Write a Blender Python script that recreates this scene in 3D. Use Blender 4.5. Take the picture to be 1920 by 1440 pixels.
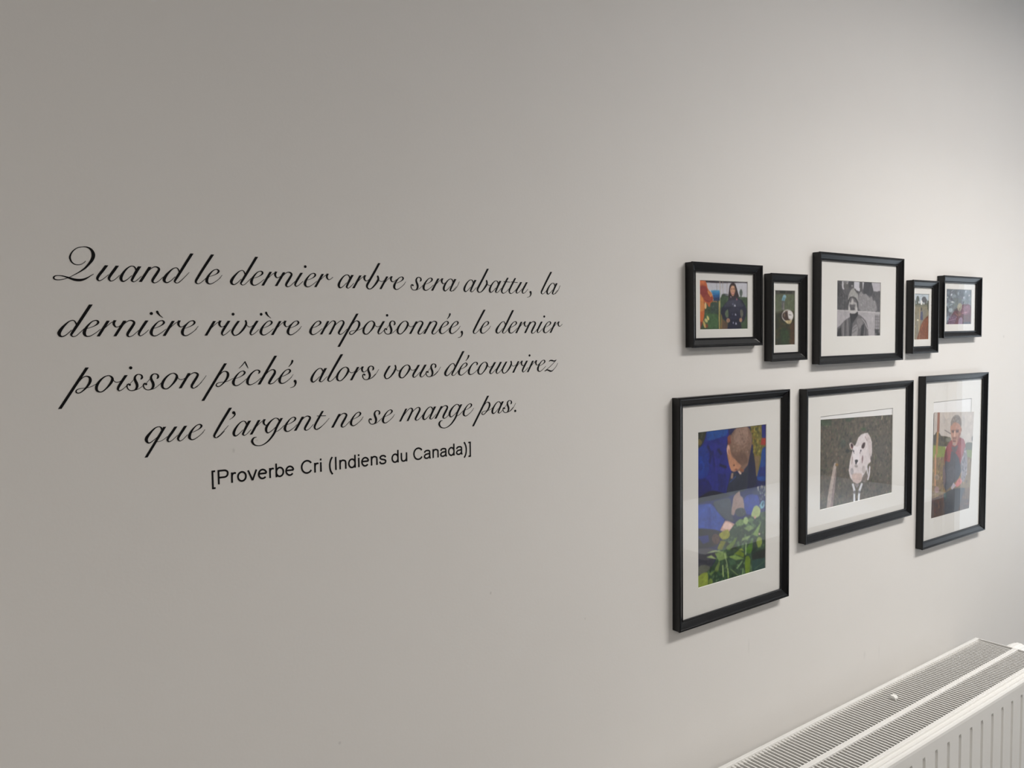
import bpy, bmesh, math, random
import numpy as np
from mathutils import Matrix, Vector

for o in list(bpy.data.objects):
    bpy.data.objects.remove(o, do_unlink=True)
C = bpy.context.scene.collection
SC = bpy.context.scene

# ------------------------------------------------------------------ camera, light, exposure
EYE = 1.55
cam_d = bpy.data.cameras.new('camera')
cam = bpy.data.objects.new('camera', cam_d)
C.objects.link(cam)
cam_d.sensor_width = 36.0
cam_d.lens = 28.1333
cam_d.clip_start = 0.02
Rm = [[0.803166, 0.0437458, -0.594147], [-0.5956212, 0.0378014, -0.8023755], [-0.012641, 0.9983273, 0.0564167]]
cam.matrix_world = Matrix(((Rm[0][0], Rm[0][1], Rm[0][2], 0.0), (Rm[1][0], Rm[1][1], Rm[1][2], -1.0),
                           (Rm[2][0], Rm[2][1], Rm[2][2], EYE), (0, 0, 0, 1)))
SC.camera = cam

world = bpy.data.worlds.new('world')
SC.world = world
world.use_nodes = True
world.node_tree.nodes['Background'].inputs[0].default_value = (0.75, 0.87, 1.0, 1)
world.node_tree.nodes['Background'].inputs[1].default_value = 0.2


def area(name, loc, rot, sx, sy, power, col, spread=180):
    l = bpy.data.lights.new(name, 'AREA')
    l.shape = 'RECTANGLE'
    l.size, l.size_y = sx, sy
    l.energy = power
    l.color = col
    l.spread = math.radians(spread)
    o = bpy.data.objects.new(name, l)
    o.location = loc
    o.rotation_euler = rot
    C.objects.link(o)
    return o


ROOM_X0, ROOM_X1, ROOM_Y0, ROOM_H = -2.4, 4.2, -4.2, 2.52
WIN_Y0, WIN_Y1, WIN_Z0, WIN_Z1 = -0.98, -0.22, 0.42, 1.85
# ceiling panels (the frames' shadows fall down and to the left from the near one), an added cool fill over the table, daylight at the window
area('ceiling_area_light', (2.15, -1.20, ROOM_H - 0.02), (0, 0, 0), 1.2, 0.28, 25.5, (1.0, 0.95, 0.915))
area('ceiling_panel_downlight', (2.15, -1.20, ROOM_H - 0.021), (0, 0, 0), 1.2, 0.28, 12.4, (1.0, 0.96, 0.88), 140)
area('ceiling_area_light', (3.3, -1.30, ROOM_H - 0.02), (0, 0, 0), 1.2, 0.28, 9.0, (0.70, 0.84, 1.0), 65)  # added fill, no real panel: brightens the table and the wall's lower right
area('ceiling_area_light', (-0.8, -2.6, ROOM_H - 0.02), (0, 0, 0), 1.2, 0.6, 36.0, (1.0, 0.92, 0.83))
area('window_daylight', (ROOM_X1 + 0.16, (WIN_Y0 + WIN_Y1) / 2, (WIN_Z0 + WIN_Z1) / 2), (0, math.radians(90), 0),
     WIN_Z1 - WIN_Z0, WIN_Y1 - WIN_Y0, 6.5, (0.80, 0.90, 1.0))
SC.view_settings.view_transform = 'Standard'
SC.view_settings.look = 'None'
SC.view_settings.exposure = 0.0
SC.view_settings.gamma = 1.0
SC.view_settings.use_curve_mapping = False
SC.cycles.use_denoising = True
SC.cycles.max_bounces = 10
SC.cycles.diffuse_bounces = 6
SC.cycles.glossy_bounces = 4
SC.cycles.transparent_max_bounces = 12
SC.cycles.sample_clamp_indirect = 6.0


# ------------------------------------------------------------------ materials
def lin(c):
    return tuple((x / 12.92) if x <= 0.04045 else ((x + 0.055) / 1.055) ** 2.4 for x in c)


def mat(name, base, rough=0.5, spec=0.5, bump=None, coat=0.0):
    m = bpy.data.materials.new(name)
    m.use_nodes = True
    nt = m.node_tree
    b = nt.nodes['Principled BSDF']
    b.inputs['Base Color'].default_value = (*base, 1)
    b.inputs['Roughness'].default_value = rough
    b.inputs['Specular IOR Level'].default_value = spec
    b.inputs['Coat Weight'].default_value = coat
    if bump:
        sc, st, det = bump
        tc = nt.nodes.new('ShaderNodeTexCoord')
        n = nt.nodes.new('ShaderNodeTexNoise')
        n.inputs['Scale'].default_value = sc
        n.inputs['Detail'].default_value = det
        bp = nt.nodes.new('ShaderNodeBump')
        bp.inputs['Strength'].default_value = st
        bp.inputs['Distance'].default_value = 0.001
        nt.links.new(tc.outputs['Object'], n.inputs['Vector'])
        nt.links.new(n.outputs['Fac'], bp.inputs['Height'])
        nt.links.new(bp.outputs['Normal'], b.inputs['Normal'])
    return m


def wall_material():
    m = mat('wall_paint', (0.79, 0.775, 0.755), 0.62, 0.35, bump=(240, 0.10, 4))
    nt = m.node_tree
    b = nt.nodes['Principled BSDF']
    tc = next(n for n in nt.nodes if n.type == 'TEX_COORD')
    # faint roller mottling
    big = nt.nodes.new('ShaderNodeTexNoise')
    big.inputs['Scale'].default_value = 7
    big.inputs['Detail'].default_value = 5
    nt.links.new(tc.outputs['Object'], big.inputs['Vector'])
    ramp = nt.nodes.new('ShaderNodeMapRange')
    ramp.inputs['To Min'].default_value = 0.985
    ramp.inputs['To Max'].default_value = 1.015
    nt.links.new(big.outputs['Fac'], ramp.inputs['Value'])
    val = ramp.outputs[0]
    # small scuffs and chips: (x, z, radius x, radius z, darkness)
    for x, z, rx, rz, k in ((0.3091,1.4157,0.0022,0.004,0.13),(0.3386,1.426,0.002,0.002,0.12),(0.6944,1.158,0.002,0.003,0.2),(0.8884,1.0746,0.002,0.003,0.12),(0.4396,1.0011,0.003,0.003,0.15),(2.4857,1.5387,0.006,0.005,0.13),(1.332,0.9186,0.0025,0.022,0.07),(1.7701,0.7913,0.006,0.012,0.07),(1.49,1.1822,0.004,0.003,0.1),(1.8346,0.783,0.003,0.02,0.05)):
        sub = nt.nodes.new('ShaderNodeVectorMath')
        sub.operation = 'SUBTRACT'
        sub.inputs[1].default_value = (x, 0, z)
        nt.links.new(tc.outputs['Object'], sub.inputs[0])
        mul = nt.nodes.new('ShaderNodeVectorMath')
        mul.operation = 'MULTIPLY'
        mul.inputs[1].default_value = (1 / rx, 0, 1 / rz)
        nt.links.new(sub.outputs[0], mul.inputs[0])
        ln = nt.nodes.new('ShaderNodeVectorMath')
        ln.operation = 'LENGTH'
        nt.links.new(mul.outputs[0], ln.inputs[0])
        mr = nt.nodes.new('ShaderNodeMapRange')
        mr.inputs['From Min'].default_value = 0.3
        mr.inputs['From Max'].default_value = 1.0
        mr.inputs['To Min'].default_value = 1 - k
        mr.inputs['To Max'].default_value = 1.0
        nt.links.new(ln.outputs['Value'], mr.inputs['Value'])
        mm = nt.nodes.new('ShaderNodeMath')
        mm.operation = 'MULTIPLY'
        nt.links.new(val, mm.inputs[0])
        nt.links.new(mr.outputs[0], mm.inputs[1])
        val = mm.outputs[0]
    mx = nt.nodes.new('ShaderNodeVectorMath')
    mx.operation = 'SCALE'
    mx.inputs[0].default_value = b.inputs['Base Color'].default_value[:3]
    nt.links.new(val, mx.inputs['Scale'])
    nt.links.new(mx.outputs[0], b.inputs['Base Color'])
    return m


def glass_material(name):
    # thin clear pane: Schlick reflection off both faces, the rest passes straight through
    m = bpy.data.materials.new(name)
    m.use_nodes = True
    nt = m.node_tree
    nt.nodes.clear()
    out = nt.nodes.new('ShaderNodeOutputMaterial')
    mix = nt.nodes.new('ShaderNodeMixShader')
    tr = nt.nodes.new('ShaderNodeBsdfTransparent')
    tr.inputs[0].default_value = (0.985, 0.99, 0.985, 1)
    gl = nt.nodes.new('ShaderNodeBsdfGlossy')
    gl.inputs['Roughness'].default_value = 0.0
    gl.inputs['Color'].default_value = (1, 1, 1, 1)
    lw = nt.nodes.new('ShaderNodeLayerWeight')
    lw.inputs['Blend'].default_value = 0.5
    pw = nt.nodes.new('ShaderNodeMath')
    pw.operation = 'POWER'
    pw.inputs[1].default_value = 5.0
    ma = nt.nodes.new('ShaderNodeMath')
    ma.operation = 'MULTIPLY_ADD'
    ma.inputs[1].default_value = 0.90
    ma.inputs[2].default_value = 0.045
    ma.use_clamp = True
    nt.links.new(lw.outputs['Facing'], pw.inputs[0])
    nt.links.new(pw.outputs[0], ma.inputs[0])
    nt.links.new(ma.outputs[0], mix.inputs[0])
    nt.links.new(tr.outputs[0], mix.inputs[1])
    nt.links.new(gl.outputs[0], mix.inputs[2])
    nt.links.new(mix.outputs[0], out.inputs['Surface'])
    return m


def print_material():
    m = mat('photo_print', (0.5, 0.5, 0.5), 0.45, 0.35)
    nt = m.node_tree
    a = nt.nodes.new('ShaderNodeAttribute')
    a.attribute_name = 'ink'
    nt.links.new(a.outputs['Color'], nt.nodes['Principled BSDF'].inputs['Base Color'])
    return m


M_WALL = wall_material()
M_SIDE = mat('side_wall_paint', (0.60, 0.60, 0.60), 0.7, 0.3)
M_CEIL = mat('ceiling_paint', (0.84, 0.84, 0.83), 0.8, 0.2)
M_FLOOR = mat('floor_vinyl', (0.15, 0.148, 0.145), 0.45, 0.4, bump=(60, 0.1, 3))
M_BLACK = mat('black_frame_lacquer', (0.003, 0.003, 0.004), 0.25, 0.42)
M_MAT = mat('mat_card', (0.76, 0.745, 0.73), 0.8, 0.2)
M_BEVEL = mat('mat_bevel', (0.88, 0.87, 0.85), 0.8, 0.2)
M_PAPER = mat('photo_paper', (0.82, 0.81, 0.82), 0.5, 0.3)
M_BOARD = mat('backing_board', (0.25, 0.18, 0.12), 0.8, 0.2)
M_GLASS = glass_material('picture_glass')
M_WINGLASS = glass_material('window_glass')
M_PRINT = print_material()
M_VINYL = mat('black_vinyl', (0.005, 0.005, 0.006), 0.55, 0.15)
M_RAD = mat('radiator_enamel', (0.78, 0.775, 0.755), 0.32, 0.5)
M_RADIN = mat('radiator_inside', (0.05, 0.049, 0.047), 0.6, 0.3)
M_PLASTIC = mat('white_plastic', (0.86, 0.86, 0.84), 0.35, 0.5)
M_DARK = mat('dark_rubber', (0.02, 0.02, 0.022), 0.6, 0.3)
M_TABLE = mat('white_laminate', (0.88, 0.88, 0.88), 0.4, 0.4)
M_STEEL = mat('grey_steel', (0.35, 0.35, 0.36), 0.4, 0.5)
M_PVC = mat('window_pvc', (0.85, 0.85, 0.85), 0.4, 0.4)


# ------------------------------------------------------------------ helpers
def link(name, verts, faces, material, parent=None, smooth=False):
    me = bpy.data.meshes.new(name)
    me.from_pydata([tuple(v) for v in verts], [], faces)
    me.validate()
    bm = bmesh.new()
    bm.from_mesh(me)
    bmesh.ops.recalc_face_normals(bm, faces=bm.faces)
    bm.to_mesh(me)
    bm.free()
    if smooth:
        me.polygons.foreach_set('use_smooth', [True] * len(me.polygons))
    o = bpy.data.objects.new(name, me)
    for m in (material if isinstance(material, (list, tuple)) else [material]):
        me.materials.append(m)
    C.objects.link(o)
    if parent:
        o.parent = parent
    return o


def thing(name, label, cat, loc, group=None):
    o = bpy.data.objects.new(name, None)
    o.empty_display_size = 0.05
    o.location = loc
    o['label'] = label
    o['category'] = cat
    if group:
        o['group'] = group
    C.objects.link(o)
    return o


class MB:
    def __init__(s):
        s.v, s.f = [], []

    def add(s, verts, faces):
        n = len(s.v)
        s.v += [tuple(v) for v in verts]
        s.f += [tuple(i + n for i in f) for f in faces]

    def box(s, x0, x1, y0, y1, z0, z1):
        s.add([(x0, y0, z0), (x1, y0, z0), (x1, y1, z0), (x0, y1, z0), (x0, y0, z1), (x1, y0, z1), (x1, y1, z1), (x0, y1, z1)],
              [(0, 3, 2, 1), (4, 5, 6, 7), (0, 1, 5, 4), (1, 2, 6, 5), (2, 3, 7, 6), (3, 0, 4, 7)])

    def extrude(s, prof, x0, x1):
        # closed (y, z) profile swept along x with end caps
        n = len(prof)
        s.add([(x0, y, z) for y, z in prof] + [(x1, y, z) for y, z in prof],
              [(i, (i + 1) % n, n + (i + 1) % n, n + i) for i in range(n)] + [tuple(range(n)), tuple(range(2 * n - 1, n - 1, -1))])

    def lathe_x(s, prof, yc, zc, n=40, flute=0.0, nf=0, flat=None):
        # (x, r) profile turned about an axis along x
        rings = []
        for x, r in prof:
            ring = []
            for k in range(n):
                a = 2 * math.pi * k / n
                rr = r * (1 - flute * (0.5 + 0.5 * math.cos(nf * a))) if nf else r
                ring.append((x, yc + rr * math.cos(a), zc + rr * math.sin(a)))
            rings.append(ring)
        base = [p for ring in rings for p in ring]
        m = len(rings)
        s.add(base, [(i * n + k, i * n + (k + 1) % n, (i + 1) * n + (k + 1) % n, (i + 1) * n + k) for i in range(m - 1) for k in range(n)]
              + [tuple(range(n)), tuple(range((m - 1) * n, m * n))])

    def obj(s, name, material, parent=None, smooth=False):
        return link(name, s.v, s.f, material, parent, smooth)


def bevel(o, w, seg=2, angle=30):
    md = o.modifiers.new('bevel', 'BEVEL')
    md.width = w
    md.segments = seg
    md.limit_method = 'ANGLE'
    md.angle_limit = math.radians(angle)
    md.harden_normals = False
    return o


def struct(o):
    o['kind'] = 'structure'
    return o


# ------------------------------------------------------------------ the room
b = MB(); b.box(ROOM_X0 - 0.1, ROOM_X1 + 0.1, 0.0, 0.12, 0, ROOM_H); struct(b.obj('wall_front', M_WALL))
b = MB(); b.box(ROOM_X0 - 0.1, ROOM_X1 + 0.1, ROOM_Y0 - 0.12, ROOM_Y0, 0, ROOM_H); struct(b.obj('wall_back', M_SIDE))
b = MB(); b.box(ROOM_X0 - 0.12, ROOM_X0, ROOM_Y0, 0, 0, ROOM_H); struct(b.obj('wall_left', M_SIDE))
b = MB()
b.box(ROOM_X1, ROOM_X1 + 0.12, ROOM_Y0, WIN_Y0, 0, ROOM_H)
b.box(ROOM_X1, ROOM_X1 + 0.12, WIN_Y1, 0, 0, ROOM_H)
b.box(ROOM_X1, ROOM_X1 + 0.12, WIN_Y0, WIN_Y1, 0, WIN_Z0)
b.box(ROOM_X1, ROOM_X1 + 0.12, WIN_Y0, WIN_Y1, WIN_Z1, ROOM_H)
struct(b.obj('wall_right', M_SIDE))
b = MB(); b.box(ROOM_X0 - 0.12, ROOM_X1 + 0.12, ROOM_Y0 - 0.12, 0.12, -0.1, 0); struct(b.obj('floor', M_FLOOR))
b = MB(); b.box(ROOM_X0 - 0.12, ROOM_X1 + 0.12, ROOM_Y0 - 0.12, 0.12, ROOM_H, ROOM_H + 0.1); struct(b.obj('ceiling', M_CEIL))
b = MB()
wf = 0.045
b.box(ROOM_X1 + 0.03, ROOM_X1 + 0.09, WIN_Y0, WIN_Y0 + wf, WIN_Z0, WIN_Z1)
b.box(ROOM_X1 + 0.03, ROOM_X1 + 0.09, WIN_Y1 - wf, WIN_Y1, WIN_Z0, WIN_Z1)
b.box(ROOM_X1 + 0.03, ROOM_X1 + 0.09, WIN_Y0 + wf, WIN_Y1 - wf, WIN_Z0, WIN_Z0 + wf)
b.box(ROOM_X1 + 0.03, ROOM_X1 + 0.09, WIN_Y0 + wf, WIN_Y1 - wf, WIN_Z1 - wf, WIN_Z1)
win = struct(b.obj('window_1', M_PVC))
link('window_pane', [(ROOM_X1 + 0.06, WIN_Y0 + wf, WIN_Z0 + wf), (ROOM_X1 + 0.06, WIN_Y1 - wf, WIN_Z0 + wf),
                     (ROOM_X1 + 0.06, WIN_Y1 - wf, WIN_Z1 - wf), (ROOM_X1 + 0.06, WIN_Y0 + wf, WIN_Z1 - wf)], [(0, 1, 2, 3)], M_WINGLASS, win)

# ------------------------------------------------------------------ radiator
RX0, RX1, RT, RB = 0.82, 2.231, EYE - 0.810, 0.135
rad = thing('panel_radiator', 'white panel radiator with slotted top grille below the framed photographs', 'radiator', (1.52, 0, RB))


def rel(mb, name, material, parent=rad, smooth=False):
    mb.v = [(x - 1.52, y, z - RB) for x, y, z in mb.v]
    return mb.obj(name, material, parent, smooth)


b = MB(); b.box(RX0 + 0.01, RX1 - 0.006, -0.064, -0.054, RB, RT - 0.006); rel(b, 'back_panel', M_RAD)
b = MB(); b.box(RX0 + 0.01, RX1 - 0.006, -0.152, -0.142, RB, RT - 0.008); rel(b, 'middle_panel', M_RAD)
# front panel: flat top band, then pressed vertical channels
YF, ZRIB = -0.2405, RT - 0.031
b = MB()
prof = [(-0.2290, RT - 0.004), (-0.2315, RT - 0.0012), (-0.2345, RT), (-0.2375, RT - 0.0012), (-0.2398, RT - 0.0045), (YF, RT - 0.010), (YF, ZRIB),
        (YF + 0.006, ZRIB), (YF + 0.006, RT - 0.012)]
b.extrude(prof, RX0, RX1)
b.extrude([(YF, RB + 0.03), (YF, RB), (YF + 0.006, RB), (YF + 0.006, RB + 0.03)], RX0, RX1)
pitch, x = 0.0507, 1.5690 - 0.0507 * 14
nz = [ZRIB, ZRIB - 0.008, RB + 0.038, RB + 0.03]
cols = []                                   # (x, depth of the pressing)
while x < RX1 - 0.01:
    if x > RX0 + 0.02:
        cols += [(x - 0.0058, 0.0), (x - 0.0034, 0.0062), (x + 0.0034, 0.0062), (x + 0.0058, 0.0)]
    x += pitch
cols = [(RX0, 0.0)] + cols + [(RX1, 0.0)]
vv, ff = [], []
for zi, z in enumerate(nz):
    for cx, d in cols:
        vv.append((cx, YF + (d if zi in (1, 2) else 0.0), z))
n = len(cols)
for zi in range(3):
    for i in range(n - 1):
        ff.append((zi * n + i, zi * n + i + 1, (zi + 1) * n + i + 1, (zi + 1) * n + i))
b.add(vv, ff)
rel(b, 'front_panel', M_RAD)
# top grille: three rails and two fields of slats
b = MB()
b.extrude([(-0.0500, RT - 0.007), (-0.0500, RT - 0.001), (-0.0510, RT), (-0.0575, RT), (-0.0585, RT - 0.001), (-0.0585, RT - 0.007)], RX0 + 0.004, RX1 - 0.002)
b.extrude([(-0.1415, RT - 0.007), (-0.1415, RT - 0.001), (-0.1425, RT), (-0.1520, RT), (-0.1530, RT - 0.001), (-0.1530, RT - 0.007)], RX0 + 0.004, RX1 - 0.002)
b.extrude([(-0.2095, RT - 0.007), (-0.2095, RT - 0.001), (-0.2105, RT), (-0.2172, RT), (-0.2182, RT - 0.001), (-0.2182, RT - 0.014), (-0.2160, RT - 0.014)], RX0 + 0.004, RX1 - 0.002)
b.box(RX0 + 0.004, RX1 - 0.002, -0.2290, -0.2178, RT - 0.0075, RT - 0.0060)
x = RX0 + 0.012
while x < RX1 - 0.006:
    for y0, y1 in ((-0.1420, -0.0580), (-0.2100, -0.1525)):
        b.add([(x, y0, RT - 0.0032), (x + 0.0030, y0, RT - 0.0032), (x + 0.0030, y1, RT - 0.0032), (x, y1, RT - 0.0032),
               (x + 0.0002, y0, RT - 0.0085), (x + 0.0016, y0, RT - 0.0085), (x + 0.0016, y1, RT - 0.0085), (x + 0.0002, y1, RT - 0.0085)],
              [(0, 3, 2, 1), (4, 5, 6, 7), (0, 1, 5, 4), (1, 2, 6, 5), (2, 3, 7, 6), (3, 0, 4, 7)])
    x += 0.01057
rel(b, 'top_grille', M_RAD)
# folded convector plates between the panels
b = MB()
for y0, y1 in ((-0.141, -0.065), (-0.234, -0.153)):
    x, k = RX0 + 0.02, 0
    pts = []
    while x < RX1 - 0.012:
        pts.append((x, y0 + 0.012 if k % 2 else y1 - 0.012))
        x += 0.0125
        k += 1
    m = len(pts)
    b.add([(px, py, RT - 0.035) for px, py in pts] + [(px, py, RB + 0.02) for px, py in pts], [(i, i + 1, m + i + 1, m + i) for i in range(m - 1)])
rel(b, 'convector', M_RADIN)
for x0, x1 in ((RX1 - 0.0025, RX1), (RX0, RX0 + 0.0025)):
    b = MB()
    b.box(x0, x1, -0.2330, -0.0495, RB + 0.02, RT - 0.0006)
    rel(b, 'side_panel', M_RAD)
for bx in (RX0 + 0.25, RX1 - 0.30):
    b = MB()
    b.box(bx, bx + 0.04, -0.056, -0.0006, RB + 0.08, RT - 0.06)
    rel(b, 'wall_bracket', M_RAD)
# small clip sitting on the grille
b = MB()
b.extrude([(-0.0945, RT - 0.002), (-0.0945, RT + 0.003), (-0.0975, RT + 0.0062), (-0.1050, RT + 0.0062), (-0.1085, RT + 0.003), (-0.1085, RT - 0.002)], 1.7075, 1.7195)
c = rel(b, 'grille_clip', M_PLASTIC); bevel(c, 0.0012)
# thermostat valve at the far end
VY, VZ = -0.122, RT - 0.036
b = MB()
b.lathe_x([(RX1 + 0.0005, 0.010), (RX1 + 0.0095, 0.010), (RX1 + 0.0100, 0.0238), (RX1 + 0.0275, 0.0238), (RX1 + 0.0276, 0.010)], VY, VZ, 24)
val = rel(b, 'valve', M_DARK, smooth=False)
b = MB()
b.lathe_x([(RX1 + 0.026, 0.021), (RX1 + 0.028, 0.0245), (RX1 + 0.060, 0.0245), (RX1 + 0.085, 0.0225), (RX1 + 0.092, 0.020), (RX1 + 0.096, 0.014), (RX1 + 0.097, 0.004)], VY, VZ, 48, 0.05, 16)
hd = rel(b, 'valve_head', M_PLASTIC, val)

# ------------------------------------------------------------------ white table in front of the window (seen as the bright band in the glass)
tb = thing('table', 'long white table reflected in the glass of the lower frames', 'table', (3.25, -1.31, 0))
b = MB(); b.box(-0.93, 0.93, -0.355, 0.355, 0.715, 0.74); bevel(b.obj('table_top', M_TABLE, tb), 0.003)
for lx in (-0.86, 0.86):
    for ly in (-0.30, 0.30):
        b = MB(); b.box(lx - 0.02, lx + 0.02, ly - 0.02, ly + 0.02, 0, 0.715); b.obj('leg', M_STEEL, tb)

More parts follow.
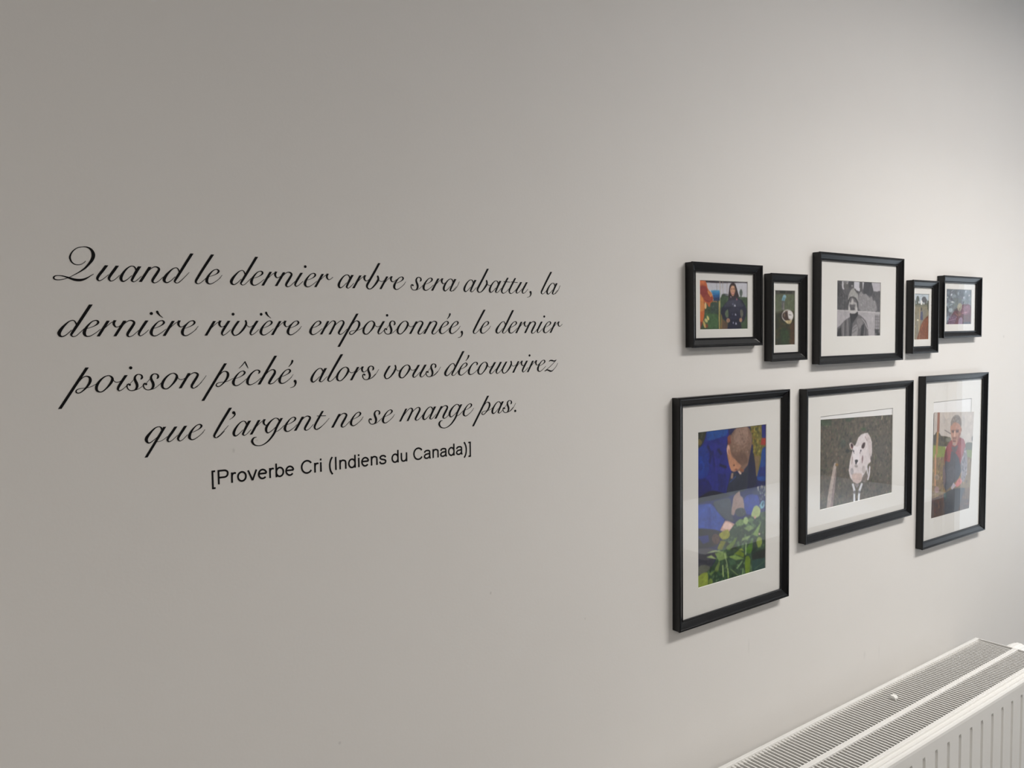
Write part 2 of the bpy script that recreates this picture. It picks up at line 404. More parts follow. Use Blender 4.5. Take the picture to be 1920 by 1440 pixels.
# ------------------------------------------------------------------ framed photographs
PRINTS = {'F1':{'q':((-0.07051,0.04587),(0.07117,0.04711),(0.0717,-0.04596),(-0.07111,-0.046)),
'wh':(141.7,91.9),
'white':(222,214,206),
'res':0.9,
'gain':0.95,
'rough':0.09,
'ops':(((196,196,206),1,(0,0,1,0,1,1,0,1)),((150,145,150),1,(0.348,0.05,0.348,0.192,0.356,0.192,0.356,0.05)),((165,155,155),1,(0.559,0.049,0.558,0.256,0.569,0.256,0.569,0.049)),((175,165,160),1,(0.468,0.013,0.471,0.274,0.481,0.274,0.478,0.013)),((190,175,160),1,(0.409,0.006,0.413,0.409,0.425,0.409,0.421,0.006)),((48,40,46),1,(0,0,1,0,1,0.03,0.628,0.039,0.373,0.053,0.123,0.043,0,0.041)),((190,170,160),1,(0.402,0.007,0.406,0.045,0.424,0.043,0.42,0.005)),((180,160,150),1,(0.464,0.01,0.467,0.043,0.479,0.042,0.476,0.008)),((62,80,58),1,(0.123,0.428,0.423,0.376,0.457,0.266,0.585,0.306,0.801,0.321,1.003,0.344,1,1,0,1,0,0.462)),(((48,70,50),(80,105,70),(35,55,40),(100,120,85),(120,128,100)),420,0.6,1.57,1,1,(0.123,0.428,0.423,0.376,0.457,0.274,0.585,0.323,0.801,0.321,1.003,0.344,1,1,0,1,0,0.462)),((88,98,92),1,(0.891,0.243,0.889,0.272,0.881,0.297,0.87,0.314,0.858,0.32,0.845,0.314,0.834,0.298,0.827,0.273,0.825,0.244,0.827,0.214,0.835,0.189,0.845,0.172,0.858,0.166,0.871,0.172,0.882,0.188,0.889,0.213)),((85,95,90),1,(0.842,0.27,0.846,0.364,0.869,0.362,0.865,0.268)),((45,45,50),1,(0.487,0.261,0.585,0.273,0.585,0.285,0.487,0.278)),((45,45,50),1,(0.483,0.298,0.585,0.3,0.585,0.315,0.482,0.316)),((55,70,66),0.8,(0.23,0.469,0.406,0.443,0.406,0.677,0.222,0.66)),(((70,88,80),(45,58,55),(85,105,92)),60,0.6,1.45,1,1,(0.23,0.469,0.406,0.443,0.406,0.677,0.222,0.66)),((70,105,65),0.7,(0.123,0.668,0.372,0.677,0.371,0.986,0.188,0.983,0.106,0.915)),(((60,95,55),(90,125,80),(50,75,48)),90,0.6,1.33,1,1,(0.123,0.668,0.372,0.677,0.371,0.986,0.188,0.983)),((95,75,60),1,(0.456,0.778,0.566,0.863,0.574,0.993,0.405,0.994)),((165,145,85),1,(0.388,0.41,0.391,0.994,0.419,0.995,0.416,0.409)),((150,120,60),1,(0.439,0.627,0.439,0.995,0.456,0.995,0.456,0.627)),((205,195,150),1,(0.415,0.208,0.41,0.627,0.418,0.627,0.423,0.208)),((52,120,175),1,(0.222,0.203,0.407,0.195,0.415,0.258,0.406,0.401,0.289,0.402,0.264,0.277)),((40,62,105),1,(0.272,0.344,0.41,0.325,0.406,0.405,0.289,0.41)),((75,150,195),1,(0.231,0.201,0.411,0.194,0.411,0.229,0.247,0.244)),((45,90,145),1,(0.268,0.294,0.411,0.283,0.41,0.334,0.28,0.352)),((195,130,105),1,(0.263,0.427,0.355,0.436,0.357,0.42,0.265,0.41)),((185,95,55),1,(0,0,0.115,0.001,0.148,0.071,0.164,0.154,0.189,0.203,0.247,0.252,0.28,0.36,0.264,0.427,0.222,0.461,0.214,0.535,0.181,0.527,0.148,0.461,0.098,0.445,0.106,0.585,0.098,0.709,0.082,0.792,0.053,0.89,0.008,0.988,0,1)),((200,110,70),1,(0,0,0.115,0.001,0.131,0.071,0.041,0.098,0,0.083)),((140,58,55),1,(0.008,0.124,0.14,0.104,0.164,0.212,0.247,0.311,0.272,0.394,0.205,0.444,0.123,0.428,0.082,0.346,0.008,0.215)),((160,80,60),0.6,(0.074,0.346,0.148,0.411,0.239,0.411,0.255,0.344,0.206,0.344,0.148,0.279)),((205,135,80),1,(0.164,0.204,0.239,0.244,0.255,0.311,0.222,0.344,0.181,0.278,0.156,0.212)),((205,135,78),1,(0,0.215,0.041,0.28,0.078,0.379,0.096,0.511,0.098,0.627,0.008,0.627)),((192,100,52),1,(0.004,0.627,0.098,0.627,0.086,0.775,0.041,0.873,0.004,0.914)),((135,60,50),1,(0.002,0.832,0.061,0.832,0.024,0.988,0.002,0.996)),((225,190,140),1,(0.144,0.511,0.143,0.538,0.138,0.561,0.131,0.576,0.123,0.581,0.115,0.576,0.108,0.561,0.103,0.538,0.101,0.511,0.103,0.484,0.108,0.461,0.115,0.446,0.123,0.441,0.131,0.446,0.138,0.461,0.143,0.484)),((205,195,130),1,(0.191,0.752,0.196,0.771,0.197,0.788,0.195,0.8,0.189,0.806,0.181,0.805,0.171,0.797,0.161,0.783,0.153,0.766,0.148,0.747,0.147,0.731,0.149,0.719,0.155,0.712,0.164,0.713,0.173,0.721,0.183,0.735)),((200,190,130),1,(0.16,0.794,0.167,0.81,0.169,0.826,0.165,0.84,0.158,0.848,0.146,0.85,0.133,0.846,0.121,0.837,0.11,0.823,0.103,0.806,0.101,0.791,0.105,0.777,0.112,0.769,0.124,0.767,0.137,0.77,0.149,0.78)),((195,170,100),1,(0.124,0.885,0.13,0.913,0.131,0.937,0.128,0.955,0.121,0.962,0.111,0.959,0.1,0.945,0.089,0.923,0.08,0.896,0.074,0.868,0.073,0.844,0.076,0.826,0.083,0.819,0.093,0.822,0.104,0.836,0.115,0.858)),((130,70,50),1,(0.172,0.916,0.17,0.932,0.165,0.945,0.157,0.954,0.147,0.957,0.138,0.954,0.13,0.945,0.124,0.931,0.123,0.916,0.124,0.9,0.13,0.887,0.138,0.878,0.147,0.875,0.157,0.878,0.165,0.887,0.17,0.9)),((52,38,40),1,(0.611,0.111,0.646,0.047,0.702,0.033,0.741,0.066,0.767,0.151,0.792,0.244,0.818,0.312,0.783,0.355,0.697,0.322,0.628,0.34,0.585,0.34,0.598,0.23)),((198,150,122),1,(0.736,0.19,0.732,0.228,0.72,0.261,0.703,0.283,0.682,0.291,0.662,0.283,0.644,0.262,0.633,0.23,0.629,0.192,0.633,0.153,0.645,0.121,0.662,0.098,0.683,0.09,0.703,0.098,0.72,0.119,0.732,0.151)),((185,140,115),1,(0.628,0.204,0.736,0.202,0.714,0.288,0.684,0.318,0.654,0.289)),((212,165,135),1,(0.721,0.118,0.718,0.127,0.71,0.135,0.698,0.14,0.684,0.142,0.67,0.141,0.659,0.136,0.651,0.128,0.648,0.119,0.651,0.11,0.659,0.102,0.67,0.097,0.684,0.095,0.698,0.096,0.71,0.101,0.718,0.109)),((60,40,38),1,(0.673,0.171,0.672,0.174,0.669,0.176,0.665,0.178,0.661,0.178,0.656,0.178,0.652,0.176,0.65,0.174,0.649,0.172,0.65,0.169,0.652,0.167,0.656,0.165,0.661,0.165,0.665,0.165,0.669,0.167,0.672,0.169)),((60,40,38),1,(0.72,0.17,0.719,0.173,0.716,0.175,0.712,0.177,0.707,0.177,0.703,0.177,0.699,0.176,0.696,0.173,0.695,0.171,0.696,0.168,0.699,0.166,0.703,0.164,0.707,0.164,0.712,0.164,0.716,0.166,0.719,0.168)),((75,50,45),1,(0.645,0.16,0.676,0.158,0.675,0.152,0.645,0.154)),((75,50,45),1,(0.695,0.158,0.723,0.16,0.723,0.154,0.696,0.152)),((215,170,145),1,(0.681,0.174,0.68,0.225,0.689,0.225,0.689,0.174)),((160,78,72),1,(0.718,0.256,0.715,0.263,0.708,0.27,0.697,0.275,0.685,0.276,0.672,0.275,0.661,0.271,0.654,0.264,0.652,0.256,0.654,0.249,0.662,0.242,0.672,0.237,0.685,0.236,0.697,0.237,0.708,0.241,0.715,0.248)),((240,228,220),1,(0.709,0.252,0.707,0.255,0.702,0.258,0.694,0.26,0.685,0.26,0.675,0.26,0.668,0.258,0.662,0.256,0.661,0.253,0.662,0.25,0.668,0.247,0.675,0.246,0.685,0.245,0.694,0.245,0.702,0.247,0.707,0.249)),((58,52,62),1,(0.585,0.349,0.632,0.314,0.684,0.332,0.731,0.317,0.796,0.338,0.8,0.474,0.584,0.475)),((36,38,58),1,(0.585,0.399,0.809,0.351,0.888,0.405,0.94,0.491,0.984,0.593,0.966,0.713,0.913,0.841,0.842,0.866,0.859,0.998,0.566,0.993,0.609,0.863,0.541,0.837,0.473,0.761,0.431,0.652,0.448,0.56,0.516,0.476)),((62,64,82),1,(0.567,0.408,0.809,0.363,0.923,0.491,0.87,0.534,0.679,0.526,0.507,0.543,0.49,0.535)),((50,50,70),0.8,(0.61,0.543,0.817,0.542,0.826,0.627,0.601,0.636)),((92,108,84),1,(0.533,0.619,0.584,0.568,0.594,0.745,0.549,0.762,0.511,0.677)),((98,98,88),1,(0.835,0.593,0.887,0.585,0.913,0.679,0.869,0.781,0.843,0.713)),((22,24,50),1,(0.609,0.712,0.843,0.713,0.859,0.998,0.566,0.993)),((48,50,72),0.7,(0.618,0.728,0.825,0.73,0.817,0.789,0.618,0.787)),((172,132,108),1,(0.625,0.811,0.621,0.829,0.612,0.844,0.599,0.854,0.583,0.857,0.568,0.853,0.554,0.843,0.546,0.828,0.543,0.81,0.546,0.793,0.555,0.778,0.568,0.768,0.584,0.764,0.599,0.768,0.613,0.778,0.622,0.793)),((172,132,108),1,(0.885,0.805,0.882,0.823,0.874,0.838,0.863,0.848,0.849,0.851,0.836,0.848,0.825,0.837,0.817,0.822,0.815,0.804,0.817,0.786,0.825,0.771,0.836,0.761,0.85,0.758,0.863,0.761,0.875,0.772,0.882,0.787)),((130,95,78),1,(0.566,0.798,0.609,0.807,0.61,0.802,0.567,0.793)),((130,95,78),1,(0.566,0.823,0.609,0.832,0.61,0.827,0.567,0.818)),((200,200,216),1,(0.7,0.526,0.726,0.475,0.752,0.525)),((150,150,170),1,(0.666,0.471,0.683,0.462,0.7,0.5)),((175,175,195),1,(0.721,0.712,0.739,0.657,0.765,0.712)),((110,110,140),1,(0.686,0.688,0.685,0.695,0.684,0.701,0.681,0.705,0.678,0.707,0.675,0.705,0.673,0.701,0.671,0.695,0.67,0.688,0.671,0.681,0.673,0.675,0.675,0.671,0.678,0.67,0.681,0.671,0.684,0.675,0.685,0.681)),((195,195,210),1,(0.729,0.898,0.747,0.839,0.773,0.899)),((175,175,195),1,(0.702,0.86,0.701,0.869,0.699,0.877,0.695,0.882,0.691,0.883,0.687,0.882,0.684,0.876,0.682,0.869,0.681,0.86,0.682,0.851,0.684,0.843,0.688,0.838,0.692,0.836,0.696,0.838,0.699,0.843,0.701,0.851)),((170,90,110),1,(0.78,0.376,0.779,0.384,0.776,0.39,0.771,0.394,0.766,0.395,0.76,0.394,0.756,0.39,0.753,0.384,0.752,0.377,0.753,0.37,0.756,0.363,0.761,0.359,0.766,0.358,0.771,0.359,0.776,0.363,0.779,0.369)),((190,150,170),1,(0.653,0.327,0.652,0.333,0.649,0.338,0.645,0.341,0.641,0.342,0.636,0.341,0.632,0.338,0.629,0.333,0.629,0.327,0.629,0.321,0.632,0.316,0.636,0.313,0.641,0.312,0.645,0.313,0.649,0.316,0.652,0.321)))},
'F2':{'q':((-0.03513,0.05517),(0.03358,0.05608),(0.03372,-0.05746),(-0.03495,-0.05648)),
'wh':(68.7,111.7),
'white':(220,214,205),
'res':0.9,
'gain':1,
'rough':0.1,
'ops':(((86,94,72),1,(0,0,1,0,1,1,0,1)),((72,70,64),1,(-0.071,-0.013,1.007,-0.016,1.008,0.072,-0.071,0.074)),((30,36,28),1,(0.238,0.008,0.538,0.007,0.526,0.06,0.286,0.052)),((46,46,42),1,(0.598,0.02,0.887,0.02,0.863,0.059,0.598,0.06)),(((95,104,80),(78,86,64),(90,96,84)),80,1.32,2.97,1,1,(0,0.083,1,0.081,1.002,0.38,0,0.379)),((46,46,26),1,(-0.071,0.414,0.335,0.371,1.009,0.371,1.012,1.043,-0.072,1.037)),((90,92,80),0.6,(0,0.336,0.358,0.336,0.335,0.415,0,0.414)),(((60,62,30),(35,38,20),(80,58,30),(30,50,28),(70,72,36)),320,0.82,2.47,1,1,(0,0.414,0.335,0.388,1.002,0.389,1.005,1,0,1)),((36,56,32),0.7,(0.287,0.687,0.6,0.687,0.721,0.82,0.673,0.988,0.288,0.986)),(((50,88,45),(30,48,28),(62,98,55)),70,0.66,1.65,1,1,(0.287,0.687,0.6,0.687,0.721,0.82,0.673,0.988,0.288,0.986)),((75,48,25),0.75,(0.768,0.6,0.986,0.583,1.012,1.003,0.794,1.002)),(((98,66,36),(55,34,18),(84,60,34)),60,0.82,1.98,1,1,(0.768,0.6,0.986,0.583,1,0.994,0.794,0.993)),((40,32,22),1,(0.263,0.415,0.383,0.406,0.407,0.564,0.311,0.529)),((132,166,182),1,(0.576,0.118,0.57,0.132,0.551,0.144,0.523,0.152,0.49,0.155,0.457,0.153,0.429,0.145,0.41,0.133,0.404,0.119,0.41,0.105,0.429,0.093,0.457,0.085,0.49,0.082,0.523,0.085,0.551,0.092,0.57,0.104)),((112,152,168),1,(0.406,0.108,0.526,0.143,0.507,0.196,0.339,0.187)),((90,125,140),1,(0.486,0.164,0.476,0.172,0.463,0.178,0.45,0.182,0.438,0.182,0.429,0.179,0.425,0.173,0.426,0.165,0.432,0.157,0.442,0.149,0.455,0.143,0.468,0.139,0.48,0.139,0.489,0.142,0.493,0.148,0.492,0.156)),((92,94,96),1,(0.346,0.196,0.502,0.187,0.49,0.353,0.359,0.358)),((142,132,128),1,(0.425,0.231,0.426,0.353,0.459,0.353,0.459,0.231)),((182,176,174),1,(0.942,0.463,0.919,0.508,0.856,0.546,0.76,0.571,0.647,0.579,0.535,0.57,0.44,0.545,0.376,0.507,0.354,0.463,0.376,0.419,0.439,0.381,0.534,0.356,0.647,0.347,0.759,0.356,0.855,0.381,0.919,0.419)),((58,42,36),1,(0.407,0.415,0.647,0.371,0.671,0.512,0.816,0.543,0.527,0.551,0.383,0.485)),((120,95,80),1,(0.524,0.45,0.522,0.463,0.515,0.475,0.504,0.482,0.491,0.485,0.478,0.482,0.467,0.475,0.46,0.463,0.457,0.45,0.46,0.436,0.467,0.425,0.478,0.417,0.491,0.415,0.503,0.417,0.514,0.425,0.522,0.436)),((100,80,70),1,(0.527,0.371,0.659,0.371,0.647,0.397,0.527,0.397)),((208,204,204),1,(0.659,0.367,0.864,0.384,0.932,0.459,0.865,0.525,0.744,0.512,0.652,0.441)),((80,75,75),1,(0.682,0.448,0.827,0.454,0.829,0.443,0.685,0.438)),((192,178,138),1,(0.479,0.551,0.865,0.538,0.841,0.582,0.756,0.613,0.623,0.604)),((120,100,70),1,(0.662,0.556,0.699,0.605,0.717,0.603,0.681,0.555)),((120,100,70),1,(0.77,0.547,0.759,0.599,0.778,0.6,0.79,0.547)))},
'F3':{'q':((-0.092,0.06177),(0.08963,0.06295),(0.09061,-0.06179),(-0.09022,-0.06115)),
'wh':(181.6,122.9),
'white':(228,221,214),
'res':1,
'gain':1,
'rough':0.07,
'ops':(((88,86,90),1,(0,0,1,0,1,1,0,1)),((70,69,72),1,(0,-0.024,0.129,-0.003,0.118,0.152,0.193,0.262,0.247,0.252,0.248,0.53,-0.051,0.524)),(((82,80,83),(60,59,62),(96,94,97)),120,1.4,3.39,1,1,(0.002,0.002,0.129,0.006,0.118,0.152,0.193,0.262,0.247,0.252,0.248,0.513,0.002,0.515)),((190,188,194),1,(0.124,0.002,0.268,0.002,0.263,0.062,0.161,0.164,0.121,0.139)),((95,94,94),1,(0.275,0.088,0.27,0.117,0.257,0.143,0.238,0.16,0.215,0.167,0.192,0.162,0.172,0.145,0.159,0.12,0.155,0.091,0.159,0.061,0.172,0.036,0.191,0.018,0.214,0.012,0.237,0.017,0.257,0.033,0.27,0.058)),((110,108,108),1,(0.236,0.028,0.233,0.037,0.223,0.045,0.209,0.05,0.193,0.052,0.177,0.051,0.163,0.046,0.154,0.039,0.15,0.031,0.153,0.022,0.163,0.015,0.177,0.01,0.193,0.007,0.209,0.009,0.223,0.013,0.233,0.02)),((190,188,192),1,(0.251,0.045,0.25,0.05,0.247,0.055,0.242,0.058,0.236,0.059,0.23,0.059,0.225,0.056,0.222,0.051,0.221,0.046,0.222,0.041,0.225,0.036,0.23,0.033,0.236,0.032,0.242,0.033,0.246,0.036,0.25,0.04)),((66,66,70),1,(0.268,0.002,0.398,0.002,0.393,0.093,0.268,0.122)),((150,148,150),1,(0.366,0.085,0.364,0.092,0.359,0.097,0.352,0.101,0.344,0.103,0.336,0.102,0.329,0.098,0.324,0.093,0.322,0.086,0.324,0.08,0.329,0.074,0.336,0.07,0.344,0.068,0.352,0.069,0.359,0.073,0.364,0.078)),((196,194,202),1,(0.398,-0.003,0.507,-0.002,0.53,0.194,0.442,0.161,0.382,0.128)),((187,185,190),1,(0.574,0.005,0.635,0.007,0.652,0.077,0.586,0.149)),((67,66,71),1,(0.646,0.002,0.786,0.007,0.835,0.142,0.805,0.258,0.642,0.253,0.586,0.175)),((84,82,84),1,(0.512,0.006,0.507,0.124,0.564,0.124,0.569,0.006)),((84,82,84),1,(0.521,0.124,0.516,0.264,0.545,0.264,0.55,0.124)),((180,176,184),1,(0.788,0.007,1.014,0,1.004,0.178,0.838,0.173)),((86,84,88),1,(0.821,0.196,0.867,0.168,0.918,0.185,0.958,0.162,1.004,0.183,1.007,0.555,0.813,0.552)),(((74,72,76),(98,96,100)),90,1.4,3.39,1,1,(0.827,0.196,0.998,0.192,1.002,0.541,0.824,0.543)),((136,133,136),1,(0.487,0.247,0.552,0.176,0.597,0.236,0.664,0.217,0.743,0.295,0.799,0.258,0.822,0.347,0.879,0.337,0.909,0.435,0.921,0.551,0.482,0.537)),(((150,147,150),(120,118,121),(160,157,160)),160,0.8,3.39,0.35,1,(0.498,0.247,0.553,0.202,0.664,0.244,0.743,0.304,0.879,0.364,0.909,0.524,0.488,0.528)),((168,163,168),1,(-0.051,0.52,1.008,0.561,1.012,1.029,-0.051,1.015)),((202,198,200),1,(-0.009,0.531,1.007,0.572,1.008,0.556,-0.008,0.516)),(((176,172,176),(160,156,161)),60,2.99,6.98,1,0.5,(0.002,0.549,0.996,0.586,1,0.993,0.002,0.99)),((148,144,148),1,(0.876,0.605,0.996,0.613,0.993,0.884,0.863,0.883)),((105,102,106),1,(0.87,0.646,0.996,0.65,0.997,0.639,0.871,0.635)),((105,102,106),1,(0.87,0.695,0.997,0.7,0.997,0.689,0.871,0.685)),((105,102,106),1,(0.871,0.758,0.998,0.763,0.998,0.752,0.871,0.748)),((105,102,106),1,(0.871,0.821,0.998,0.826,0.999,0.815,0.872,0.81)),((112,108,112),1,(0.887,0.605,0.885,0.883,0.896,0.883,0.899,0.605)),((112,108,112),1,(0.933,0.605,0.931,0.884,0.942,0.884,0.945,0.605)),((112,108,112),1,(0.979,0.604,0.977,0.884,0.989,0.884,0.991,0.604)),((48,46,50),1,(0.87,0.865,0.999,0.875,1,1.002,0.875,0.993)),((110,106,110),1,(0.912,0.965,0.911,0.975,0.907,0.984,0.902,0.99,0.896,0.992,0.89,0.989,0.885,0.983,0.881,0.975,0.88,0.964,0.881,0.954,0.884,0.945,0.89,0.939,0.896,0.937,0.902,0.94,0.907,0.945,0.911,0.954)),((120,116,120),1,(0.99,0.911,0.989,0.922,0.986,0.93,0.982,0.936,0.976,0.938,0.971,0.936,0.966,0.93,0.963,0.921,0.962,0.911,0.963,0.901,0.966,0.892,0.971,0.886,0.976,0.884,0.981,0.886,0.986,0.892,0.989,0.901)),((98,94,97),1,(0,1.003,0.002,0.92,0.076,0.808,0.194,0.695,0.291,0.652,0.324,0.599,0.477,0.589,0.577,0.642,0.667,0.722,0.713,0.837,0.739,1.012)),((44,42,45),1,(0,1.003,0.045,0.86,0.103,0.826,0.114,1.004)),((118,114,116),1,(0.119,0.791,0.183,0.713,0.195,1.001,0.141,1)),((62,59,62),1,(0.182,0.713,0.172,1,0.196,1.001,0.206,0.713)),((130,126,128),1,(0.239,0.687,0.246,1.001,0.263,1.001,0.257,0.687)),((70,67,70),1,(0.266,0.669,0.284,1.002,0.301,1.002,0.284,0.669)),((40,38,42),1,(0.286,0.573,0.477,0.541,0.479,0.616,0.357,0.757,0.319,0.862,0.302,0.643)),((52,50,53),1,(0.302,0.757,0.357,0.757,0.327,1.007,0.292,1.006)),((142,138,140),1,(0.346,0.836,0.445,0.766,0.489,0.863,0.413,1.008,0.327,1.007)),((95,92,95),1,(0.362,0.876,0.461,0.815,0.451,0.805,0.353,0.866)),((95,92,95),1,(0.351,0.946,0.45,0.885,0.44,0.875,0.342,0.936)),((120,116,118),1,(0.444,0.686,0.555,0.66,0.6,0.757,0.512,0.881,0.467,0.792)),((42,40,44),1,(0.561,0.801,0.628,0.77,0.601,1.01,0.534,1.009)),((66,63,66),1,(0.654,0.836,0.638,1.01,0.665,1.012,0.681,0.838)),((168,164,166),1,(0.554,0.673,0.637,0.752,0.693,0.867,0.71,0.862,0.652,0.745,0.567,0.664)),((156,154,153),1,(0.253,0.322,0.263,0.269,0.285,0.208,0.328,0.148,0.388,0.123,0.442,0.152,0.475,0.221,0.485,0.317,0.477,0.458,0.454,0.353,0.377,0.285,0.301,0.295,0.256,0.4)),(((168,166,165),(142,140,139)),70,0.8,1.79,1,1,(0.269,0.287,0.328,0.164,0.388,0.132,0.464,0.222,0.465,0.283)),((164,161,162),1,(0.464,0.432,0.457,0.49,0.435,0.54,0.403,0.574,0.364,0.586,0.326,0.574,0.293,0.542,0.271,0.492,0.264,0.434,0.271,0.376,0.293,0.326,0.325,0.293,0.363,0.28,0.401,0.291,0.434,0.324,0.456,0.373)),((100,97,100),1,(0.285,0.347,0.345,0.298,0.443,0.331,0.454,0.397,0.377,0.363,0.291,0.39)),((172,168,168),1,(0.328,0.346,0.355,0.302,0.383,0.354,0.378,0.398,0.329,0.398)),((60,58,60),1,(0.265,0.436,0.281,0.359,0.312,0.312,0.349,0.297,0.41,0.319,0.45,0.374,0.461,0.476,0.492,0.474,0.48,0.367,0.432,0.301,0.351,0.273,0.29,0.295,0.252,0.353,0.235,0.432)),((58,56,58),1,(0.392,0.143,0.458,0.218,0.476,0.208,0.41,0.133)),((185,181,180),1,(0.331,0.355,0.329,0.424,0.357,0.425,0.359,0.355)),((95,92,94),1,(0.341,0.433,0.339,0.439,0.332,0.444,0.323,0.448,0.312,0.449,0.302,0.448,0.293,0.445,0.286,0.44,0.284,0.434,0.286,0.428,0.292,0.423,0.302,0.419,0.312,0.418,0.323,0.419,0.332,0.422,0.339,0.427)),((95,92,94),1,(0.423,0.432,0.42,0.438,0.414,0.443,0.405,0.447,0.394,0.448,0.383,0.447,0.374,0.444,0.368,0.439,0.366,0.433,0.368,0.427,0.374,0.422,0.383,0.418,0.394,0.417,0.405,0.418,0.414,0.421,0.42,0.426)),((88,85,88),1,(0.412,0.458,0.407,0.473,0.394,0.485,0.374,0.493,0.351,0.496,0.327,0.493,0.308,0.486,0.294,0.474,0.29,0.46,0.294,0.446,0.307,0.434,0.327,0.426,0.35,0.423,0.374,0.425,0.394,0.433,0.407,0.444)),((74,71,74),1,(0.413,0.502,0.409,0.511,0.396,0.518,0.378,0.524,0.356,0.525,0.335,0.524,0.316,0.519,0.304,0.512,0.3,0.503,0.304,0.495,0.316,0.487,0.334,0.482,0.356,0.48,0.378,0.482,0.396,0.486,0.409,0.494)),((190,187,187),1,(0.446,0.556,0.44,0.568,0.423,0.579,0.397,0.586,0.367,0.588,0.337,0.586,0.312,0.579,0.295,0.569,0.289,0.557,0.295,0.545,0.312,0.535,0.337,0.528,0.367,0.525,0.397,0.528,0.423,0.534,0.44,0.544)),((192,189,189),1,(0.295,0.495,0.294,0.514,0.29,0.53,0.285,0.541,0.278,0.545,0.271,0.542,0.266,0.531,0.262,0.514,0.261,0.495,0.262,0.476,0.266,0.459,0.271,0.448,0.278,0.444,0.284,0.448,0.29,0.459,0.294,0.475)),((192,189,189),1,(0.468,0.51,0.466,0.53,0.462,0.547,0.455,0.558,0.446,0.562,0.438,0.558,0.431,0.547,0.426,0.53,0.424,0.511,0.426,0.491,0.43,0.475,0.437,0.464,0.446,0.46,0.454,0.464,0.461,0.475,0.466,0.491)))},
'F4':{'q':((-0.03947,0.05661),(0.03465,0.05802),(0.03717,-0.05655),(-0.03709,-0.05545)),
'wh':(74.1,112.1),
'white':(230,224,216),
'res':0.9,
'gain':0.95,
'rough':0.07,
'ops':(((138,130,108),1,(0,0,1,0,1,1,0,1)),((190,200,210),1,(-0.134,-0.039,1.023,-0.039,1.027,0.251,-0.131,0.251)),((130,138,145),1,(0.464,0.062,0.642,0.042,0.635,0.035,0.457,0.054)),((88,96,92),1,(0.39,0.145,0.382,0.183,0.36,0.215,0.325,0.236,0.284,0.244,0.243,0.236,0.208,0.215,0.185,0.183,0.176,0.145,0.184,0.107,0.207,0.075,0.242,0.054,0.282,0.046,0.323,0.054,0.358,0.075,0.382,0.107)),((92,92,98),1,(0.853,0.13,0.842,0.156,0.808,0.177,0.759,0.191,0.699,0.196,0.64,0.191,0.59,0.177,0.556,0.156,0.544,0.13,0.556,0.105,0.589,0.084,0.639,0.07,0.698,0.065,0.757,0.07,0.807,0.084,0.841,0.105)),((92,98,92),1,(0.165,0.184,0.156,0.206,0.131,0.225,0.092,0.237,0.047,0.242,0.001,0.237,-0.037,0.225,-0.063,0.206,-0.073,0.184,-0.064,0.161,-0.038,0.143,0,0.13,0.046,0.126,0.091,0.13,0.13,0.143,0.156,0.161)),((95,100,88),1,(-0.102,0.222,0.432,0.213,0.996,0.203,0.997,0.256,-0.102,0.261)),((90,90,90),1,(0.817,0.106,0.892,0.135,0.848,0.232,0.73,0.232)),((238,236,236),1,(0.461,0.15,0.58,0.15,0.587,0.242,0.48,0.242)),((218,218,220),1,(0.379,0.186,0.376,0.197,0.369,0.206,0.359,0.212,0.346,0.215,0.334,0.212,0.323,0.206,0.316,0.197,0.313,0.186,0.316,0.174,0.323,0.165,0.333,0.159,0.346,0.157,0.358,0.159,0.369,0.165,0.376,0.174)),((230,228,225),1,(0.724,0.222,0.721,0.228,0.712,0.232,0.7,0.235,0.685,0.236,0.67,0.235,0.658,0.232,0.649,0.228,0.646,0.222,0.649,0.217,0.658,0.213,0.67,0.21,0.685,0.209,0.7,0.21,0.712,0.213,0.721,0.217)),((118,116,98),1,(-0.102,0.251,0.997,0.242,0.997,0.28,-0.101,0.29)),(((148,140,115),(125,118,96),(132,126,108)),160,1.1,3.3,1,1,(-0.042,0.28,0.997,0.28,1.001,0.59,0.173,1,-0.036,1)),((132,127,116),0.7,(0.434,0.319,0.969,0.358,0.615,0.59,0.364,0.784,0.202,1,0.154,0.59)),((78,74,70),1,(0.576,0.334,0.572,0.349,0.561,0.362,0.544,0.371,0.523,0.374,0.503,0.371,0.485,0.362,0.474,0.349,0.469,0.334,0.473,0.318,0.485,0.305,0.502,0.296,0.522,0.293,0.543,0.296,0.56,0.305,0.572,0.318)),((84,86,112),1,(0.464,0.387,0.612,0.387,0.638,0.571,0.451,0.571)),((70,72,110),1,(0.554,0.513,0.55,0.528,0.539,0.54,0.522,0.549,0.501,0.552,0.481,0.549,0.463,0.54,0.452,0.528,0.447,0.513,0.451,0.498,0.463,0.485,0.48,0.477,0.5,0.474,0.521,0.477,0.538,0.485,0.55,0.498)),((172,152,118),1,(0.395,0.3,0.354,1,0.408,1,0.448,0.3)),((190,170,135),1,(0.305,0.571,0.353,0.833,0.376,0.833,0.329,0.571)),((244,234,205),1,(0.347,0.571,0.342,0.576,0.33,0.581,0.31,0.584,0.288,0.585,0.265,0.584,0.246,0.581,0.233,0.576,0.228,0.571,0.233,0.566,0.245,0.561,0.265,0.558,0.287,0.557,0.31,0.558,0.329,0.561,0.342,0.566)),((125,66,32),1,(0.97,0.474,0.703,0.552,0.467,0.687,0.364,0.843,0.232,0.959,0.173,1,1.036,1,1.029,0.474)),(((142,80,40),(108,55,26),(120,58,24),(150,90,50)),180,0.88,2.64,1,1,(0.97,0.484,0.733,0.561,0.497,0.687,0.394,0.843,0.262,1,1,1)),((160,120,80),1,(0.397,0.842,0.369,1,0.405,1,0.433,0.843)),((76,80,66),1,(0.907,0.155,1.026,0.155,1.028,0.397,0.924,0.338)))},
'F5':{'q':((-0.07835,0.04519),(0.07143,0.048),(0.06933,-0.04479),(-0.07962,-0.04565)),
